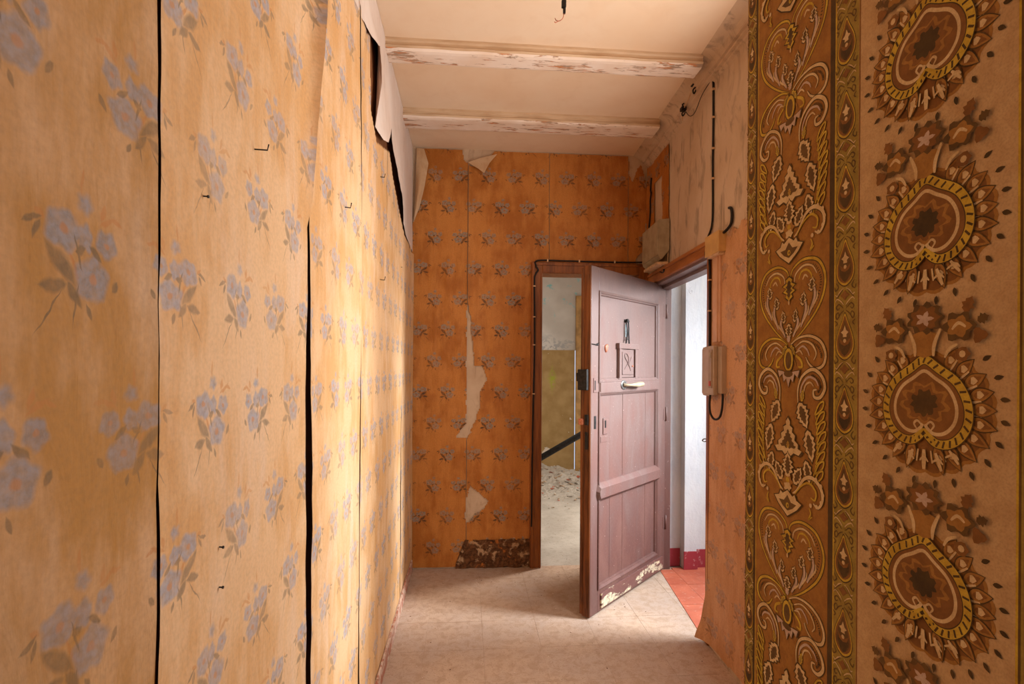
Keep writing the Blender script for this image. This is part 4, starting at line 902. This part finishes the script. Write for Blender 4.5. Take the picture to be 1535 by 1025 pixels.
def cream_unit(cz):
    pr.place(.600, cz); base = pr.l; rnd = random.Random(7)
    # body with scalloped outline
    out = []
    for i in range(96):
        a = 2 * PI * i / 96; r = 80 + 5 * abs(math.sin(a * 10)) ; r *= 1 - .16 * max(0, -math.sin(a)) ** 2
        if math.sin(a) > .8: r += (math.sin(a) - .8) * 22
        out.append((r * math.cos(a) * 1.04, r * math.sin(a) * .94))
    pr.fill(out, 'amber')
    pr.fill([(x * .95, y * .95) for x, y in out[::1]], 'rust')
    for k in (1, -1):
        for i, a in enumerate([-62, -46, -31, -16, -1, 14, 29, 44, 59, 74]):
            a = math.radians(a); cx, cy = k * 70 * math.cos(a) * 1.04, 68 * math.sin(a) * .94; L = 24 if i < 5 else 30
            ad = math.degrees(math.atan2(cy, cx))
            pr.fill(pr.leafpts(cx, cy, L + 7, 17, ad, 0, 8), 'dark' if i % 2 else 'brown'); pr.fill(pr.leafpts(cx, cy, L + 4, 14, ad, 0, 8), 'amber'); pr.fill(pr.leafpts(cx, cy, L - 6, 9, ad, .15, 8), 'rust'); pr.ell(cx * .98, cy * .98, 4, 4.4, 'cream', 8, 5, .2)
            b = math.radians(a * 57.3 + 7.5); pr.stroke([(k * 56 * math.cos(b), 53 * math.sin(b)), (k * 71 * math.cos(b), 68 * math.sin(b))], 2.6, 'cream', n=2)
            if -50 < a * 57.3 < 76: pr.fill(pr.leafpts(k * 97 * math.cos(b) * 1.0, 92 * math.sin(b), 11, 5.5, math.degrees(math.atan2(math.sin(b), k * math.cos(b))) + 12, 0, 5), 'dark')
    for (x0, y0, x1, y1, wd) in ((0, 52, 0, 76, 6), (-16, 54, -24, 74, 5), (16, 54, 24, 74, 5), (-34, 48, -46, 62, 4), (34, 48, 46, 62, 4)):
        pr.stroke([(x0, y0), (x1, y1)], wd, 'cream', n=3)
        pr.stroke([(x0 * .9 + x1 * .1 - 6, (y0 + y1) / 2 + 2), ((x0 + x1) / 2, (y0 + y1) / 2 - 3), (x1 * .5 + x0 * .5 + 6, (y0 + y1) / 2 + 2)], 3, 'cream', n=3)
    # rope heart
    half = [(0, -56), (20, -45), (44, -29), (57, -4), (55, 21), (39, 39), (19, 43), (5, 34), (0, 24)]
    ring = half + [(-x, y) for x, y in half[-2:0:-1]]
    R = [tuple(q)[:2] for q in smoothpts([(x, y, 0) for x, y in ring], 6, True)]
    pr.fill([(x * 1.1, y * 1.1) for x, y in R], 'brown'); pr.fill(R, 'rust')
    P = pr.stroke(ring, 12.5, 'dark', closed=True); pr.stroke(ring, 10, 'yellow', closed=True); pr.l += 1; l0 = pr.l
    for i in range(0, len(P), 2):
        t = (P[(i + 1) % len(P)] - P[i - 1]).normalized(); q = Vector((-t.y, t.x, 0)); a = P[i] + q * 3.8 - t * 1.5; b = P[i] - q * 3.8 + t * 1.8
        pr.l = l0; pr.stroke([a[:2], b[:2]], 2.6, 'dark', smooth=False, taper=False)
    ring2 = [(x * .75, y * .75 - .5) for x, y in ring]; pr.stroke(ring2, 4.2, 'cream', closed=True)
    bl = []
    for i in range(40):
        a = 2 * PI * i / 40; r = 29 + 4.5 * math.sin(a * 9) + rnd.uniform(-1.5, 1.5); bl.append((r * math.cos(a) * 1.12, r * math.sin(a) * .82 - 4))
    pr.fill(bl, 'amber'); pr.fill([(x * .8 + rnd.uniform(-1.5, 1.5), y * .85 - .5 + rnd.uniform(-1.5, 1.5)) for x, y in bl], 'rust'); pr.fill([(x * .56 + rnd.uniform(-1.2, 1.2), y * .66 - 1 + rnd.uniform(-1.2, 1.2)) for x, y in bl], 'dark')
    for k in (1, -1): pr.stroke([(0, 27), (k * 8, 34), (k * 14, 42)], 4.5, 'yellow', n=3); pr.stroke([(k * 2, 24), (k * 9, 18), (k * 14, 22), (k * 10, 28)], 3, 'cream', n=4)
    # plume of flowers on top
    pr.fill([(-14, -62), (-20, -86), (0, -92), (20, -86), (14, -62), (0, -58)], 'amber')
    pr.ell(0, -106, 24, 18, 'brown', 30, 9, .16); pr.ell(0, -106, 19, 14, 'rust', 24, 7, .18); pr.ell(0, -105, 10, 7, 'lilac', 20, 5, .4)
    for k in (1, -1):
        pr.stroke([(k * 13, -60), (k * 14, -74), (k * 22, -92)], 5, 'cream', n=4)
        pr.ell(k * 45, -93, 19, 16, 'brown', 26, 6, .18); pr.ell(k * 45, -93, 14, 11, 'amber', 20, 5, .2); pr.stroke([(k * 37, -90), (k * 45, -97), (k * 54, -92)], 4, 'cream', n=4)
        pr.fill(pr.leafpts(k * 57, -117, 19, 14, -60 * k if k > 0 else -120, .25, 7), 'rust'); pr.fill(pr.leafpts(k * 74, -100, 14, 11, -20 if k > 0 else 200, .25, 7), 'brown'); pr.ell(k * 70, -82, 8, 8, 'rust', 12, 3, .25)
        pr.stroke([(k * 28, -58), (k * 34, -68), (k * 44, -73)], 4, 'cream', n=3)
        pr.ell(k * 50, -62, 9, 8, 'rust', 12, 5, .15); pr.ell(k * 50, -62, 4, 4, 'cream', 8)
    top = pr.l; pr.l = base; return top
L0 = pr.l; tops = []
for i in range(-3, 3): tops.append(border_unit(1.561 + .434 * i))
for i in range(-11, 12):
    drop_unit(.7395, 1.494 + .1085 * i); drop_unit(1.001, 1.494 + .1085 * i + .02, .8)
for i in range(-5, 6): cream_unit(1.621 - .2168 + .2168 * i)
pr.bm.normal_update(); bmesh.ops.triangulate(pr.bm, faces=[f for f in pr.bm.faces if len(f.verts) > 4])
pr.bm.normal_update()
for f in pr.bm.faces:
    if f.normal.x > 0: f.normal_flip()
op = link('printed_ornament', pr.bm, [INK[k] for k in IK], part_wall, kind='stuff'); op['label'] = 'brown, yellow and cream ornamental wallpaper print'
